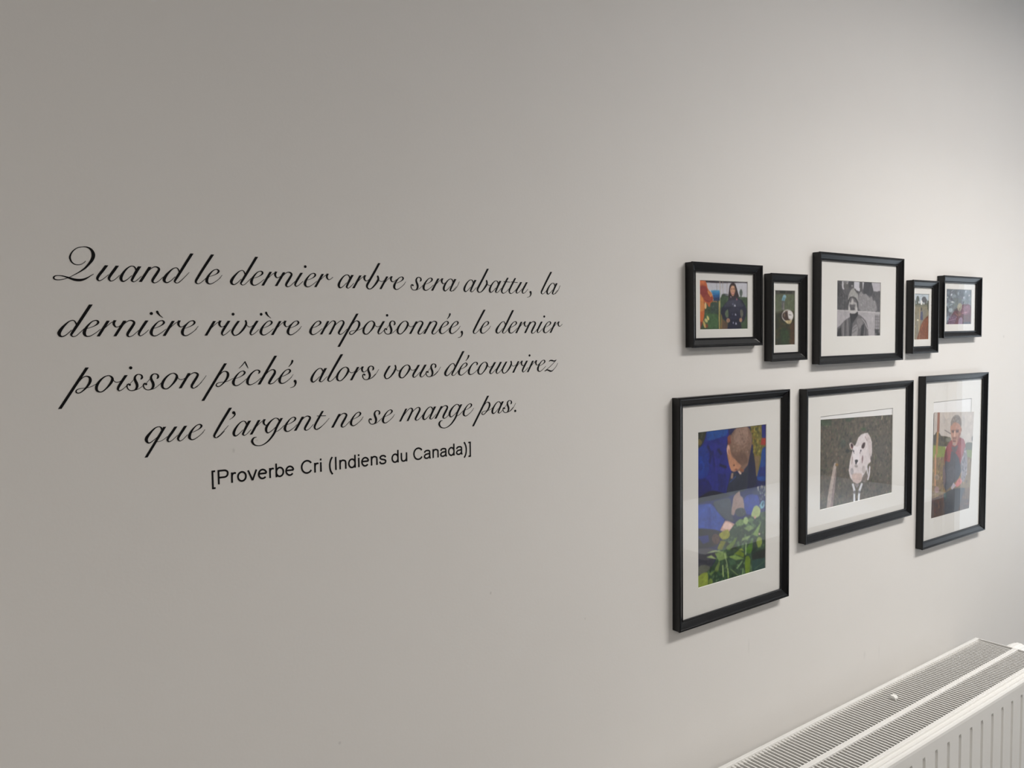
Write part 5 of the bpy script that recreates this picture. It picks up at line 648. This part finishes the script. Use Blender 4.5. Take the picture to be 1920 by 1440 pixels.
# ------------------------------------------------------------------ wall lettering (cut black vinyl)
GLYPHS = {'Q':((('',((32.13,21.1,0.51),(30.31,19.09,0.59),(27.15,17.14,0.67),(23.67,16.64,0.75),(20.64,17.36,1),(18.07,19.8,1.5),(16.82,24,1.82),(17.81,27.87,1.49),(20.43,31.84,1.08),(24.77,35.29,0.84),(30.2,36.58,0.76),(34.83,36.2,1.43),(38.43,33.48,2.63),(40.08,28.61,3.65),(38.83,23.36,3.23),(35.31,18.02,2.37),(30.85,12.88,1.77),(25.28,8.58,1.09),(20.57,5.61,0.75),(16.67,3.21,0.58),(12.8,1.37,0.66),(8.98,0.09,0.74),(4.83,-0.6,0.82),(1.48,-0.16,1.23),(0.28,1.48,1.63),(1.62,3.35,1.15),(4.63,4.05,0.73),(8.75,3.77,1.07),(12.85,2.69,1.49),(16.59,1.33,2.16),(20.74,0.06,2.67),(25.33,-0.21,2.77),(29.61,0.79,2.1),(33.57,2.87,1.27),(36.77,5.14,0.76),(39.58,6.97,0.6))),),()),
'u':((('a',((11.4,17.35,2.92),(7.72,11.98,2.91),(3.57,6.4,2.81),(1.55,2.64,2.55),(2.17,0.5,1.7),(3.72,-0.1,0.94),(6.53,1.29,0.68),(9.38,3.57,0.6),(13.08,6.97,0.51))),('a',((22.47,17.41,2.95),(18.86,12,2.94),(15.27,6.83,2.85),(13.37,3.05,2.58),(14.04,0.68,1.72),(15.61,-0.15,0.95),(18.45,1.04,0.69),(21.36,3.55,0.6),(24.5,6.74,0.52)))),()),
'a':((('',((18.09,12.18,1.32),(16.79,16.13,1.5),(14.37,17.66,0.88),(11.06,16.76,1.14),(7.27,13.51,1.75),(3.63,8.52,2.62),(1.69,4.05,3.22),(2.22,0.99,2.61),(4.13,-0.09,1.31),(6.4,0.91,0.96),(9.34,3.22,0.7),(13.16,6.89,0.62))),('a',((21.89,17.68,3.1),(18.72,12.65,3.1),(15.64,7.21,2.82),(13.51,2.92,2.47),(12.87,1.12,2.02),(14.55,-0.2,1.06),(15.79,0.02,0.79),(17.9,1.29,0.66),(20.47,3.6,0.58),(23.48,6.61,0.54)))),()),
'n':((('ab',((11,17.53,2.78),(5.43,8.58,2.77),(-0.01,-0.14,2.75))),('',((4.5,5.82,0.54),(8.48,11.78,0.63),(11.98,15.51,0.81),(15.43,17.63,0.9),(17.98,17.79,1.35),(20.27,16.53,2.17),(20.67,14.52,2.53),(18.13,10.14,2.8),(15.22,5.75,2.88),(13.42,2.54,2.7),(13.34,0.51,2.16),(14.78,-0.66,1.17),(16.7,-0.41,0.81),(19.3,0.93,0.68),(22.16,3.51,0.59),(25.26,6.56,0.55)))),()),
'd':((('',((19.15,12.07,1.25),(18.31,15.08,1.42),(17.06,17.13,1.08),(15.18,17.81,0.83),(11.71,16.35,1.16),(7.8,12.72,1.9),(4.06,8.26,2.88),(1.8,4.02,3.45),(2.29,1.25,2.63),(4.3,0,1.32),(6.96,0.79,0.99),(10.07,3.11,0.75),(14.01,7.15,0.66))),('a',((34.12,35.44,3.13),(27.31,24.58,3.02),(20.75,14,2.93),(16.69,7.57,2.75),(14.05,3.3,2.33),(13.41,1.38,1.75),(14.87,-0.01,1),(16.2,-0.1,0.75),(18.33,0.69,0.67),(20.71,2.82,0.59),(23.5,5.61,0.55),(26.31,8.61,0.5)))),()),
'e':((('',((3.99,8.52,0.5),(8.32,9.9,0.6),(12.29,11.71,0.85),(15.11,13.8,1.61),(16.09,15.76,2.3),(15.24,17.28,1.61),(13.3,17.8,0.94),(10.13,16.53,1.02),(6.9,13.58,1.6),(3.64,9.26,2.45),(1.72,4.73,3.36),(2.04,1.92,2.86),(3.68,0.22,1.52),(5.61,-0.06,1.1),(7.96,0.57,0.85),(11.56,2.72,0.68),(14.78,5.09,0.6),(18.04,7.91,0.51))),),()),
'r':((('ab',((10.83,17.49,2.76),(5.46,8.78,2.75),(-0.01,-0.14,2.73))),('',((4.36,5.72,0.43),(6.86,8.99,0.6),(10.15,12.14,0.6),(13.45,15.03,0.6),(16.32,16.67,0.61))),('a',((17.97,17.95,2.43),(16.78,16.01,2.69),(16.4,13.59,2.51),(17.52,11.16,1.65),(18.9,10.37,1.04),(20.72,10.63,0.7),(22.58,11.69,0.61),(25.09,13.81,0.52)))),()),
'i':((('a',((10.42,17.83,2.82),(6.08,11.38,2.82),(2.38,5.45,2.71),(1.24,2.2,2.23),(2.18,0.27,1.16),(3.35,0.32,0.87),(5.71,1.47,0.68),(9.08,4.21,0.58),(11.99,7.04,0.49))),),((15.5,25.97,1.76),)),
'o':((('',((16.65,17.2,1.63),(14.4,18.15,0.86),(10.25,16.8,1.24),(6.04,13.26,2),(2.7,8.5,2.84),(1.52,4.55,2.94),(2.21,1.51,2.37),(4.64,-0.02,1.23),(7.82,0.47,1.14),(12.04,4.04,1.53),(15.87,8.65,2.4),(18.09,12.85,2.88),(18.05,15.38,2.31),(16.65,17.2,1.63))),('',((19.03,13.31,0.58),(20.77,10.81,0.67),(23.29,10.19,0.68),(26.1,10.98,0.58),(28.95,12.89,0.48)))),()),
'p':((('ab',((12.83,27.93,2.9),(-1.44,5.66,2.87),(-15.67,-16.68,2.84))),('',((2.45,10.16,0.56),(6.14,14.8,0.74),(9.33,17.54,0.84),(12.23,18.17,1.12),(14.84,16.57,2.35),(15.38,13.31,3.01),(13.9,9.39,2.53),(11.09,5.54,1.88),(8.32,2.7,1.31),(5.14,0.28,1.03),(2.49,-0.22,1.12),(0.83,1.1,1.39),(1.3,3.05,1.02),(3.54,4.33,0.74),(6.64,4.92,0.65),(10.18,5.09,0.56),(13.76,5.66,0.56),(17.38,6.98,0.57),(21.27,9.3,0.47)))),()),
's':((('',((15.52,12.27,0.49),(16.47,13.12,1.68),(17.31,14.65,2.17),(16.89,16.75,1.68),(15.47,17.8,1.18),(13.05,18.2,0.98),(10.57,16.74,1.77),(9.4,13.93,2.45),(10.02,10.79,2.85),(11.31,7.62,3.05),(11.59,4.48,2.85),(10.52,1.78,2.16),(8.28,0.07,1.17),(4.65,-0.11,0.88),(2.07,1.57,1.07),(0.88,4.47,1.36),(1.44,6.87,1.36),(3.25,7.62,1.46))),('',((7.55,-0.16,0.49),(10.96,0.51,0.59),(14.43,2.26,0.54),(17.95,4.97,0.49),(20.48,7.2,0.49)))),((3.83,6.56,1.22),)),
'S':((('',((3.96,7.43,0.44),(8.49,12.67,0.44))),),()),
'c':((('',((15.96,13.72,0.52),(17.13,15,1.83),(17.47,16.81,2.09),(15.05,18.3,1.04),(11.5,17.52,1.17),(6.83,13.72,1.94),(3.03,8.09,2.97),(1.78,3.62,3.22),(3.08,0.78,1.94),(5.71,0.17,1.03),(9.95,1.51,0.78),(14.26,4.12,0.65),(19.34,8.46,0.59))),),()),
'h':((('ab',((22.55,35.75,2.99),(11.21,17.79,2.96),(0,0.02,2.93))),('',((5.04,6.97,0.52),(7.27,10.25,0.65),(11.7,15.02,0.79),(16.1,17.83,0.93),(18.99,18.15,1.33),(20.82,16.38,2.39),(20.51,13.41,2.92),(17.26,8.58,3.05),(14.09,3.76,3.04),(12.94,1.33,2.51),(14.48,0.06,1.19),(18.48,1.08,0.8),(22.19,4.11,0.66),(25.92,7.51,0.6)))),()),
',':((('',((0.08,2.67,3.4),(0.75,0.11,2.59),(-0.24,-3.09,1.5),(-2.54,-5.15,0.81),(-6.66,-6.17,0.47))),),((-0.01,2.09,1.84),)),
'l':((('a',((22.09,35.51,3.08),(11.61,19.62,2.95),(4.29,7.92,2.83),(1.68,3.31,2.6),(1.62,0.98,1.95),(3.36,-0.21,0.98),(5.14,0.05,0.76),(8.15,1.81,0.65),(11.2,4.58,0.6),(13.96,7.26,0.55))),),()),
'v':((('a',((9.58,17.6,2.47),(4.46,10.61,2.67),(1.53,5.44,2.66),(1.26,3.43,2.36),(2.54,0.61,1.68),(5.04,-0.25,1.09),(9.31,1.59,1.38),(14.54,6.85,2.29),(17.96,12.15,2.49),(18.82,14.92,2.29),(18.31,17.22,2.29))),('',((18.95,13.14,0.6),(21.46,10.51,0.7),(24.32,10.3,0.6),(27.23,12.08,0.5)))),((18.2,17.47,1.15),)),
'z':((('',((9.16,14.94,0.53),(11.26,16.71,1.49),(15.43,16.69,2.14),(19.6,15.71,1.72),(24.53,17.63,0.54))),('',((24.24,17.2,0.65),(12.53,7.85,0.75),(-0.28,-0.08,0.85))),('',((0.27,0,0.63),(5.53,1.85,1.71),(11.04,-0.17,2.36),(15.21,-0.11,1.5),(19.44,2.76,0.65),(24.4,7.46,0.54),(27.27,12.24,0.43)))),()),
'q':((('',((19.04,12.9,1.36),(18.27,16.95,1.67),(16.99,18.31,1.15),(15.14,18.69,0.83),(11.39,17.4,1.34),(6.48,12.71,2.37),(2.08,6.99,3.39),(1.58,3.37,3.08),(3.42,0.65,1.64),(6.06,0.98,1.03),(9.3,3.23,0.72),(14.2,7.05,0.63))),('ab',((22.11,18.12,2.83),(11.34,1.05,2.8),(0.41,-16.24,2.77))),('',((13.19,1.05,0.57),(17.2,1.65,0.57),(21.01,3.59,0.52),(24.6,6.42,0.47)))),()),
'g':((('',((19.63,11.63,1.23),(18.32,16.51,1.6),(15.03,18.47,0.84),(11.31,17.27,1.21),(6.63,13.6,2.15),(2.38,7.78,3.07),(1.64,3.58,2.88),(3.12,0.62,1.67),(5.52,0.74,1.02),(9.44,3.02,0.75),(14.39,7.04,0.66))),('a',((22.45,17.92,2.83),(15.86,7.4,2.82),(12.74,0.51,2.63),(9.71,-3.99,2.34),(4.73,-9.48,1.86),(-0.64,-13.25,1.3),(-5.45,-14.92,0.92),(-9.7,-14.85,1.01),(-13.89,-13.32,1.74),(-16.32,-9.9,2.75),(-16.23,-7.1,2.56),(-14.09,-4.48,1.47),(-10.78,-3.83,0.55))),('',((13.18,0.62,0.56),(17.15,1.9,0.66),(21.63,4.97,0.66),(25.7,8.52,0.57)))),()),
'b':((('a',((20.99,35.37,2.98),(12.86,22.21,2.96),(5.53,10.82,2.95),(1.99,5.16,2.94),(1.63,2.24,2.5),(3.21,0.01,1.64),(5.83,-0.45,1.09),(9.39,1.14,1.53),(14.23,6.06,2.31),(18.4,11.78,2.86),(18.95,14.73,2.65),(18.34,16.84,2.54))),('',((19.25,12.61,0.66),(22.06,10.57,0.72),(25.64,10.68,0.66),(28.68,12.39,0.56)))),((18.29,17.1,1.26),)),
't':((('a',((13.46,23.1,2.48),(7.99,14.7,2.73),(3.06,6.82,2.72),(1.37,2.62,2.59),(2.43,-0.03,1.69),(5.14,-0.97,0.91),(9.25,1.03,0.65),(13.01,4.11,0.65),(16.03,6.58,0.59))),('',((5.07,16.98,0.78),(11.35,16.71,0.91),(17.68,16.49,0.79)))),()),
'm':((('ab',((10.53,17.73,2.58),(5.29,8.92,2.56),(0.07,0.15,2.56))),('b',((3.61,4.76,0.49),(6.21,8.27,0.61),(10.08,12.67,0.74),(14.6,16.8,0.86),(17.47,18.1,0.98),(19.78,16.98,2.1),(20.22,14.44,2.48),(17.55,9.42,2.59),(12.06,0.06,2.59))),('',((16.87,7.65,0.49),(19.51,11.49,0.62),(23.42,15.04,0.74),(27.96,18.01,0.87),(30.85,18.32,1.25),(32.41,16.53,2.38),(32.02,13.86,2.62),(28.33,7.91,2.74),(25.33,3.05,2.73),(25.4,1.09,2.11),(27.16,-0.05,0.99),(30.73,1.36,0.75),(34.01,4.02,0.63),(37.33,7.29,0.63)))),()),
"'":((('',((1.28,28.82,3.13),(2.51,27.12,1.79),(1.39,24.89,1.25),(-1.19,22.55,0.71),(-4.41,20.86,0.31))),),((1.02,28.98,1.97),)),
'.':((),((0.02,1.16,1.88),)),
'acute':((('',((19.21,27.97,2.58),(18.57,26.19,2.03),(17.02,23.94,1.35),(14.19,20.95,0.54))),),((19.37,28.46,1.29),)),
'circ':((('',((9.21,21.19,0.44),(13.25,25,0.89),(17.26,29.65,1.16))),('',((16.71,29.67,0.77),(18.25,25.88,1.54),(20.59,20.8,0.45)))),()),
'grave':((('',((9.21,27.55,2.68),(10.19,25.81,2.1),(11.98,23.67,1.17),(15.19,21.06,0.41))),),((9.06,28.01,1.34),)),
'ef':((('',((14.38,4.75,0.56),(17.23,7.39,0.51),(20.05,11.09,0.34))),),()),
'af':((('',((18.06,0.22,0.64),(21.49,2.87,0.57),(25.31,7.25,0.51),(28.98,14.21,0.38))),),()),
'df':((('',((17.48,0.38,0.64),(20.64,2.91,0.6),(25.2,7.43,0.56),(30.36,13.01,0.38))),),()),
'nf':((('',((17.23,0.13,0.57),(21.99,3.39,0.52),(27.4,9.5,0.46),(30.78,13.89,0.37))),),()),
'sf':((('',((10.87,0.26,0.42),(15.78,2.27,0.47),(20.76,6.71,0.47),(25.63,13.39,0.32))),),()),
'tf':((('',((4.82,-0.13,0.52),(9.06,1.56,0.52),(15.75,6.36,0.52),(22.25,12.73,0.35))),),()),
'lf':((('',((4.53,0.27,0.62),(8.63,3.33,0.57),(13.72,8.31,0.53),(18.94,13.8,0.36))),),())}
WORDS = ((('Q',121.5,71.1),('u',163.1,71),('a',187.2,71),('n',209.1,71),('d',233.4,71),('df',233.4,71)),(('l',269.4,71),('e',282,71),('ef',282,71)),(('d',311.2,71),('e',336.1,71),('r',351.9,71),('n',369.1,71),('i',393.1,71),('e',406,71),('r',421.7,71)),(('a',453.1,71),('r',475.9,71),('b',494.5,71),('r',516.5,71),('e',536.2,71),('ef',536.2,71)),(('s',563.8,71),('e',583.4,71),('r',599.2,71),('a',617.2,71),('af',617.2,71)),(('a',652.9,70.9),('b',676.7,70.9),('a',698.8,70.9),('t',721.6,70.9),('t',736,70.9),('u',749.4,70.9),(',',779,70.9)),(('l',799.4,70.9),('a',810.9,70.9),('af',810.9,70.9)),(('d',122.9,8.7),('e',147.6,8.7),('r',163.1,8.7),('n',180.1,8.7),('i',204.2,8.7),('e',217.1,8.7),('grave',217.1,8.7),('r',232.8,8.7),('e',251.7,8.7),('ef',251.7,8.7)),(('r',280.4,8.7),('i',298.3,8.7),('v',310.9,8.8),('i',333.3,8.8),('e',346.1,8.8),('grave',346.1,8.8),('r',362.3,8.8),('e',381.3,8.8),('ef',381.3,8.8)),(('e',411.7,8.8),('m',428,8.8),('p',468,8.8),('o',487.7,8.8),('i',510.3,8.8),('s',520.4,8.8),('S',520.4,8.8),('o',540.1,8.8),('n',561.7,8.9),('n',584.8,8.9),('e',609.4,8.9),('acute',609.4,8.9),('e',626.5,8.9),(',',648.9,8.9),('ef',626.5,8.9)),(('l',668.4,8.9),('e',681.4,8.9),('ef',681.4,8.9)),(('d',710.1,8.9),('e',734.4,8.9),('r',749.8,8.9),('n',767.1,8.9),('i',790.7,8.9),('e',803.2,9),('r',818.7,9)),(('p',137.8,-53.9),('o',157.5,-53.9),('i',179.8,-53.8),('s',189.8,-53.8),('S',189.8,-53.8),('s',207.3,-53.8),('S',207.3,-53.8),('o',227.1,-53.7),('n',248.6,-53.7),('nf',248.6,-53.7)),(('p',289.9,-53.6),('e',309.8,-53.6),('circ',309.8,-53.6),('c',327,-53.5),('h',343.4,-53.5),('e',368.4,-53.4),('acute',368.4,-53.4),(',',390.6,-53.4),('ef',368.4,-53.4)),(('a',411.4,-53.4),('l',434.7,-53.3),('o',447.4,-53.3),('r',469.3,-53.2),('s',485.7,-53.2),('sf',485.7,-53.2)),(('v',518.8,-53.1),('o',541.7,-53.1),('u',563.5,-53),('s',585.7,-53),('S',585.7,-53),('sf',585.7,-53)),(('d',617.1,-52.9),('e',641.1,-52.9),('acute',641.1,-52.9),('c',658.3,-52.8),('o',675.7,-52.8),('u',697.3,-52.7),('v',720.9,-52.7),('r',742.9,-52.6),('i',760.1,-52.6),('r',771.6,-52.6),('e',790.4,-52.5),('z',806,-52.5)),(('q',207.6,-116.6),('u',230.8,-116.5),('e',255.5,-116.3),('ef',255.5,-116.3)),(('l',284.9,-116.2),("'",309.7,-116.1),('a',308.3,-116.1),('r',331.4,-115.9),('g',349,-115.9),('e',373.6,-115.7),('n',388.9,-115.6),('t',414.1,-115.5),('tf',414.1,-115.5),('lf',284.9,-116.2)),(('n',440.5,-115.4),('e',465.9,-115.2),('ef',465.9,-115.2)),(('s',493.7,-115.1),('e',514.2,-115),('ef',514.2,-115)),(('m',542.6,-114.9),('a',578.7,-114.7),('n',600.9,-114.6),('g',623.6,-114.4),('e',648.1,-114.3),('ef',648.1,-114.3)),(('p',682,-114.1),('a',700.5,-114),('s',721.6,-113.9),('S',721.6,-113.9),('.',746,-113.8),('sf',721.6,-113.9)))


def spline(pts, per=6):
    P = np.array(pts, float)
    if len(P) < 3:
        return P
    out = []
    for i in range(len(P) - 1):
        p0, p1, p2, p3 = P[max(i - 1, 0)], P[i], P[i + 1], P[min(i + 2, len(P) - 1)]
        if i == 0:
            p0 = 2 * p1 - p2
        if i == len(P) - 2:
            p3 = 2 * p2 - p1
        for k in range(per):
            t = k / per
            out.append(0.5 * ((2 * p1) + (p2 - p0) * t + (2 * p0 - 5 * p1 + 4 * p2 - p3) * t * t + (3 * p1 - p0 - 3 * p2 + p3) * t ** 3))
    out.append(P[-1])
    return np.array(out)


LIFT = [0]


def ribbon(mb, pts, flags, ox, oz, minw=0.0):
    # variable-width pen stroke as a thin raised strip of vinyl (mm in, metres out)
    Q = spline(pts)
    T = np.gradient(Q[:, :2], axis=0)
    T /= np.maximum(np.linalg.norm(T, axis=1, keepdims=True), 1e-9)
    Nn = np.stack([-T[:, 1], T[:, 0]], 1)
    Wd = np.maximum(Q[:, 2], minw)[:, None] / 2
    Lf, Rt = Q[:, :2] + Nn * Wd, Q[:, :2] - Nn * Wd
    for fl, i in (('a', 0), ('b', -1)):
        if fl in flags:                        # level cut across a slanted stem
            hw = Wd[i, 0] / max(abs(T[i, 1]), 0.3)
            s = 1 if Nn[i, 0] > 0 else -1
            Lf[i] = Q[i, :2] + (s * hw, 0)
            Rt[i] = Q[i, :2] - (s * hw, 0)
    LIFT[0] = (LIFT[0] + 1) % 12
    y = -0.00035 - 0.000008 * LIFT[0]
    n = len(Q)
    v = []
    for yy in (y, 0.0):
        v += [((x + ox) / 1000, yy, (z + oz) / 1000) for x, z in Lf] + [((x + ox) / 1000, yy, (z + oz) / 1000) for x, z in Rt]
    f = [(i, i + 1, n + i + 1, n + i) for i in range(n - 1)]
    f += [(i, i + 1, 2 * n + i + 1, 2 * n + i) for i in range(n - 1)] + [(n + i, n + i + 1, 3 * n + i + 1, 3 * n + i) for i in range(n - 1)]
    f += [(0, n, 3 * n, 2 * n), (n - 1, 2 * n - 1, 4 * n - 1, 3 * n - 1)]
    mb.add(v, f)


def disc(mb, x, z, r, n=20):
    LIFT[0] = (LIFT[0] + 1) % 12
    y = -0.00035 - 0.000008 * LIFT[0]
    c = [((x + r * math.cos(2 * math.pi * k / n)) / 1000, (z + r * math.sin(2 * math.pi * k / n)) / 1000) for k in range(n)]
    mb.add([(a, y, b_) for a, b_ in c] + [(a, 0.0, b_) for a, b_ in c], [tuple(range(n))] + [(k, (k + 1) % n, n + (k + 1) % n, n + k) for k in range(n)])


quote = thing('wall_quote', 'four lines of black script lettering on the pale wall', 'wall lettering', (0.125, 0, EYE - 0.13))
for ent in WORDS:
    b = MB()
    for g, ax, az in ent:
        st, di = GLYPHS[g]
        for fl, pts in st:
            ribbon(b, pts, fl, ax - 125.0, az + 130.0, 0.40)
        for x, z, r in di:
            disc(b, ax - 125.0 + x, az + 130.0 + z, r)
    b.obj('word', M_VINYL, quote)

# plain sans-serif caption, drawn in units of 1/2048 em
SW = 178
CIRC = lambda cx, cz, rx, rz, a0, a1, n=14: [(cx + rx * math.cos(math.radians(a0 + (a1 - a0) * i / n)), cz + rz * math.sin(math.radians(a0 + (a1 - a0) * i / n))) for i in range(n + 1)]
SANS = {
    '[': (569, [[(490, 1393), (140, 1393)], [(222, 1466), (222, -407)], [(140, -334), (490, -334)]]),
    ']': (569, [[(80, 1393), (430, 1393)], [(348, 1466), (348, -407)], [(430, -334), (80, -334)]]),
    '(': (682, [[(560, 1497), (430, 1300), (320, 1040), (258, 760), (248, 533), (262, 280), (330, -20), (440, -250), (560, -431)]]),
    ')': (682, [[(122, 1497), (252, 1300), (362, 1040), (424, 760), (434, 533), (420, 280), (352, -20), (242, -250), (122, -431)]]),
    'P': (1366, [[(254, 0), (254, 1466)], [(254, 1380), (700, 1380), (900, 1368), (1050, 1310), (1150, 1200), (1175, 1042), (1140, 870), (1030, 745), (880, 690), (700, 682), (254, 682)]]),
    'C': (1479, [CIRC(790, 733, 595, 668, 35, 325, 20)]),
    'I': (569, [[(285, 0), (285, 1466)]]),
    'i': (455, [[(227, 0), (227, 1062)], [(227, 1262), (227, 1466)]]),
    'r': (682, [[(224, 0), (224, 1062)], [(224, 560), (245, 760), (310, 890), (410, 965), (520, 985), (640, 940)]]),
    'o': (1139, [CIRC(567, 531, 408, 470, 0, 360, 24)]),
    'v': (1024, [[(78, 1085), (512, -10)], [(946, 1085), (512, -10)]]),
    'e': (1139, [[(150, 585), (975, 585)], CIRC(567, 531, 408, 470, 8, 318, 22)]),
    'b': (1139, [[(224, 0), (224, 1466)], CIRC(604, 531, 385, 470, 0, 360, 24)]),
    'd': (1139, [[(905, 0), (905, 1466)], CIRC(525, 531, 385, 470, 0, 360, 24)]),
    'n': (1139, [[(224, 0), (224, 1062)], [(224, 580), (250, 770), (340, 910), (480, 985), (620, 990), (780, 940), (880, 830), (905, 660), (905, 400), (905, 0)]]),
    'u': (1139, [[(905, 0), (905, 1062)], [(220, 1062), (220, 640), (225, 380), (270, 200), (370, 100), (510, 70), (680, 105), (820, 220), (890, 400), (905, 560)]]),
    's': (1024, [[(870, 770), (820, 890), (700, 970), (520, 995), (340, 965), (220, 870), (205, 740), (290, 630), (480, 565), (720, 500), (860, 410), (885, 270), (800, 140), (640, 78), (490, 68), (300, 105), (180, 210), (140, 340)]]),
    'a': (1139, [[(170, 750), (230, 890), (360, 970), (560, 995), (760, 965), (860, 870), (880, 700), (880, 320), (900, 120), (960, 0)],
                 [(880, 640), (700, 590), (440, 560), (260, 490), (165, 370), (165, 230), (250, 120), (400, 68), (560, 80), (730, 150), (840, 270), (880, 430)]]),
}
TXT = '[Proverbe Cri (Indiens du Canada)]'
adv = sum(569 if c == ' ' else SANS[c][0] for c in TXT)
CX0, CX1 = (281.60982,661.68781)
em = (CX1 - CX0) / (adv - 140 - 139)          # mm per unit
caption = thing('wall_caption', 'bracketed plain black caption line under the script lettering', 'wall lettering', (0.281, 0, EYE - 0.175))
pen, b = CX0 - 140 * em, MB()
ZB, ZS = (-176.29895,0.00741)
for ch in TXT + ' ':
    if ch == ' ':
        b.obj('word', M_VINYL, caption)
        b = MB()
        pen += 569 * em
        continue
    a_, strokes = SANS[ch]
    zb = ZB + ZS * pen
    for s in strokes:
        ribbon(b, [(x * em, z * em * 1.0, SW * em) for x, z in s], '', pen - 281.0, zb + 175.0)
    pen += a_ * em
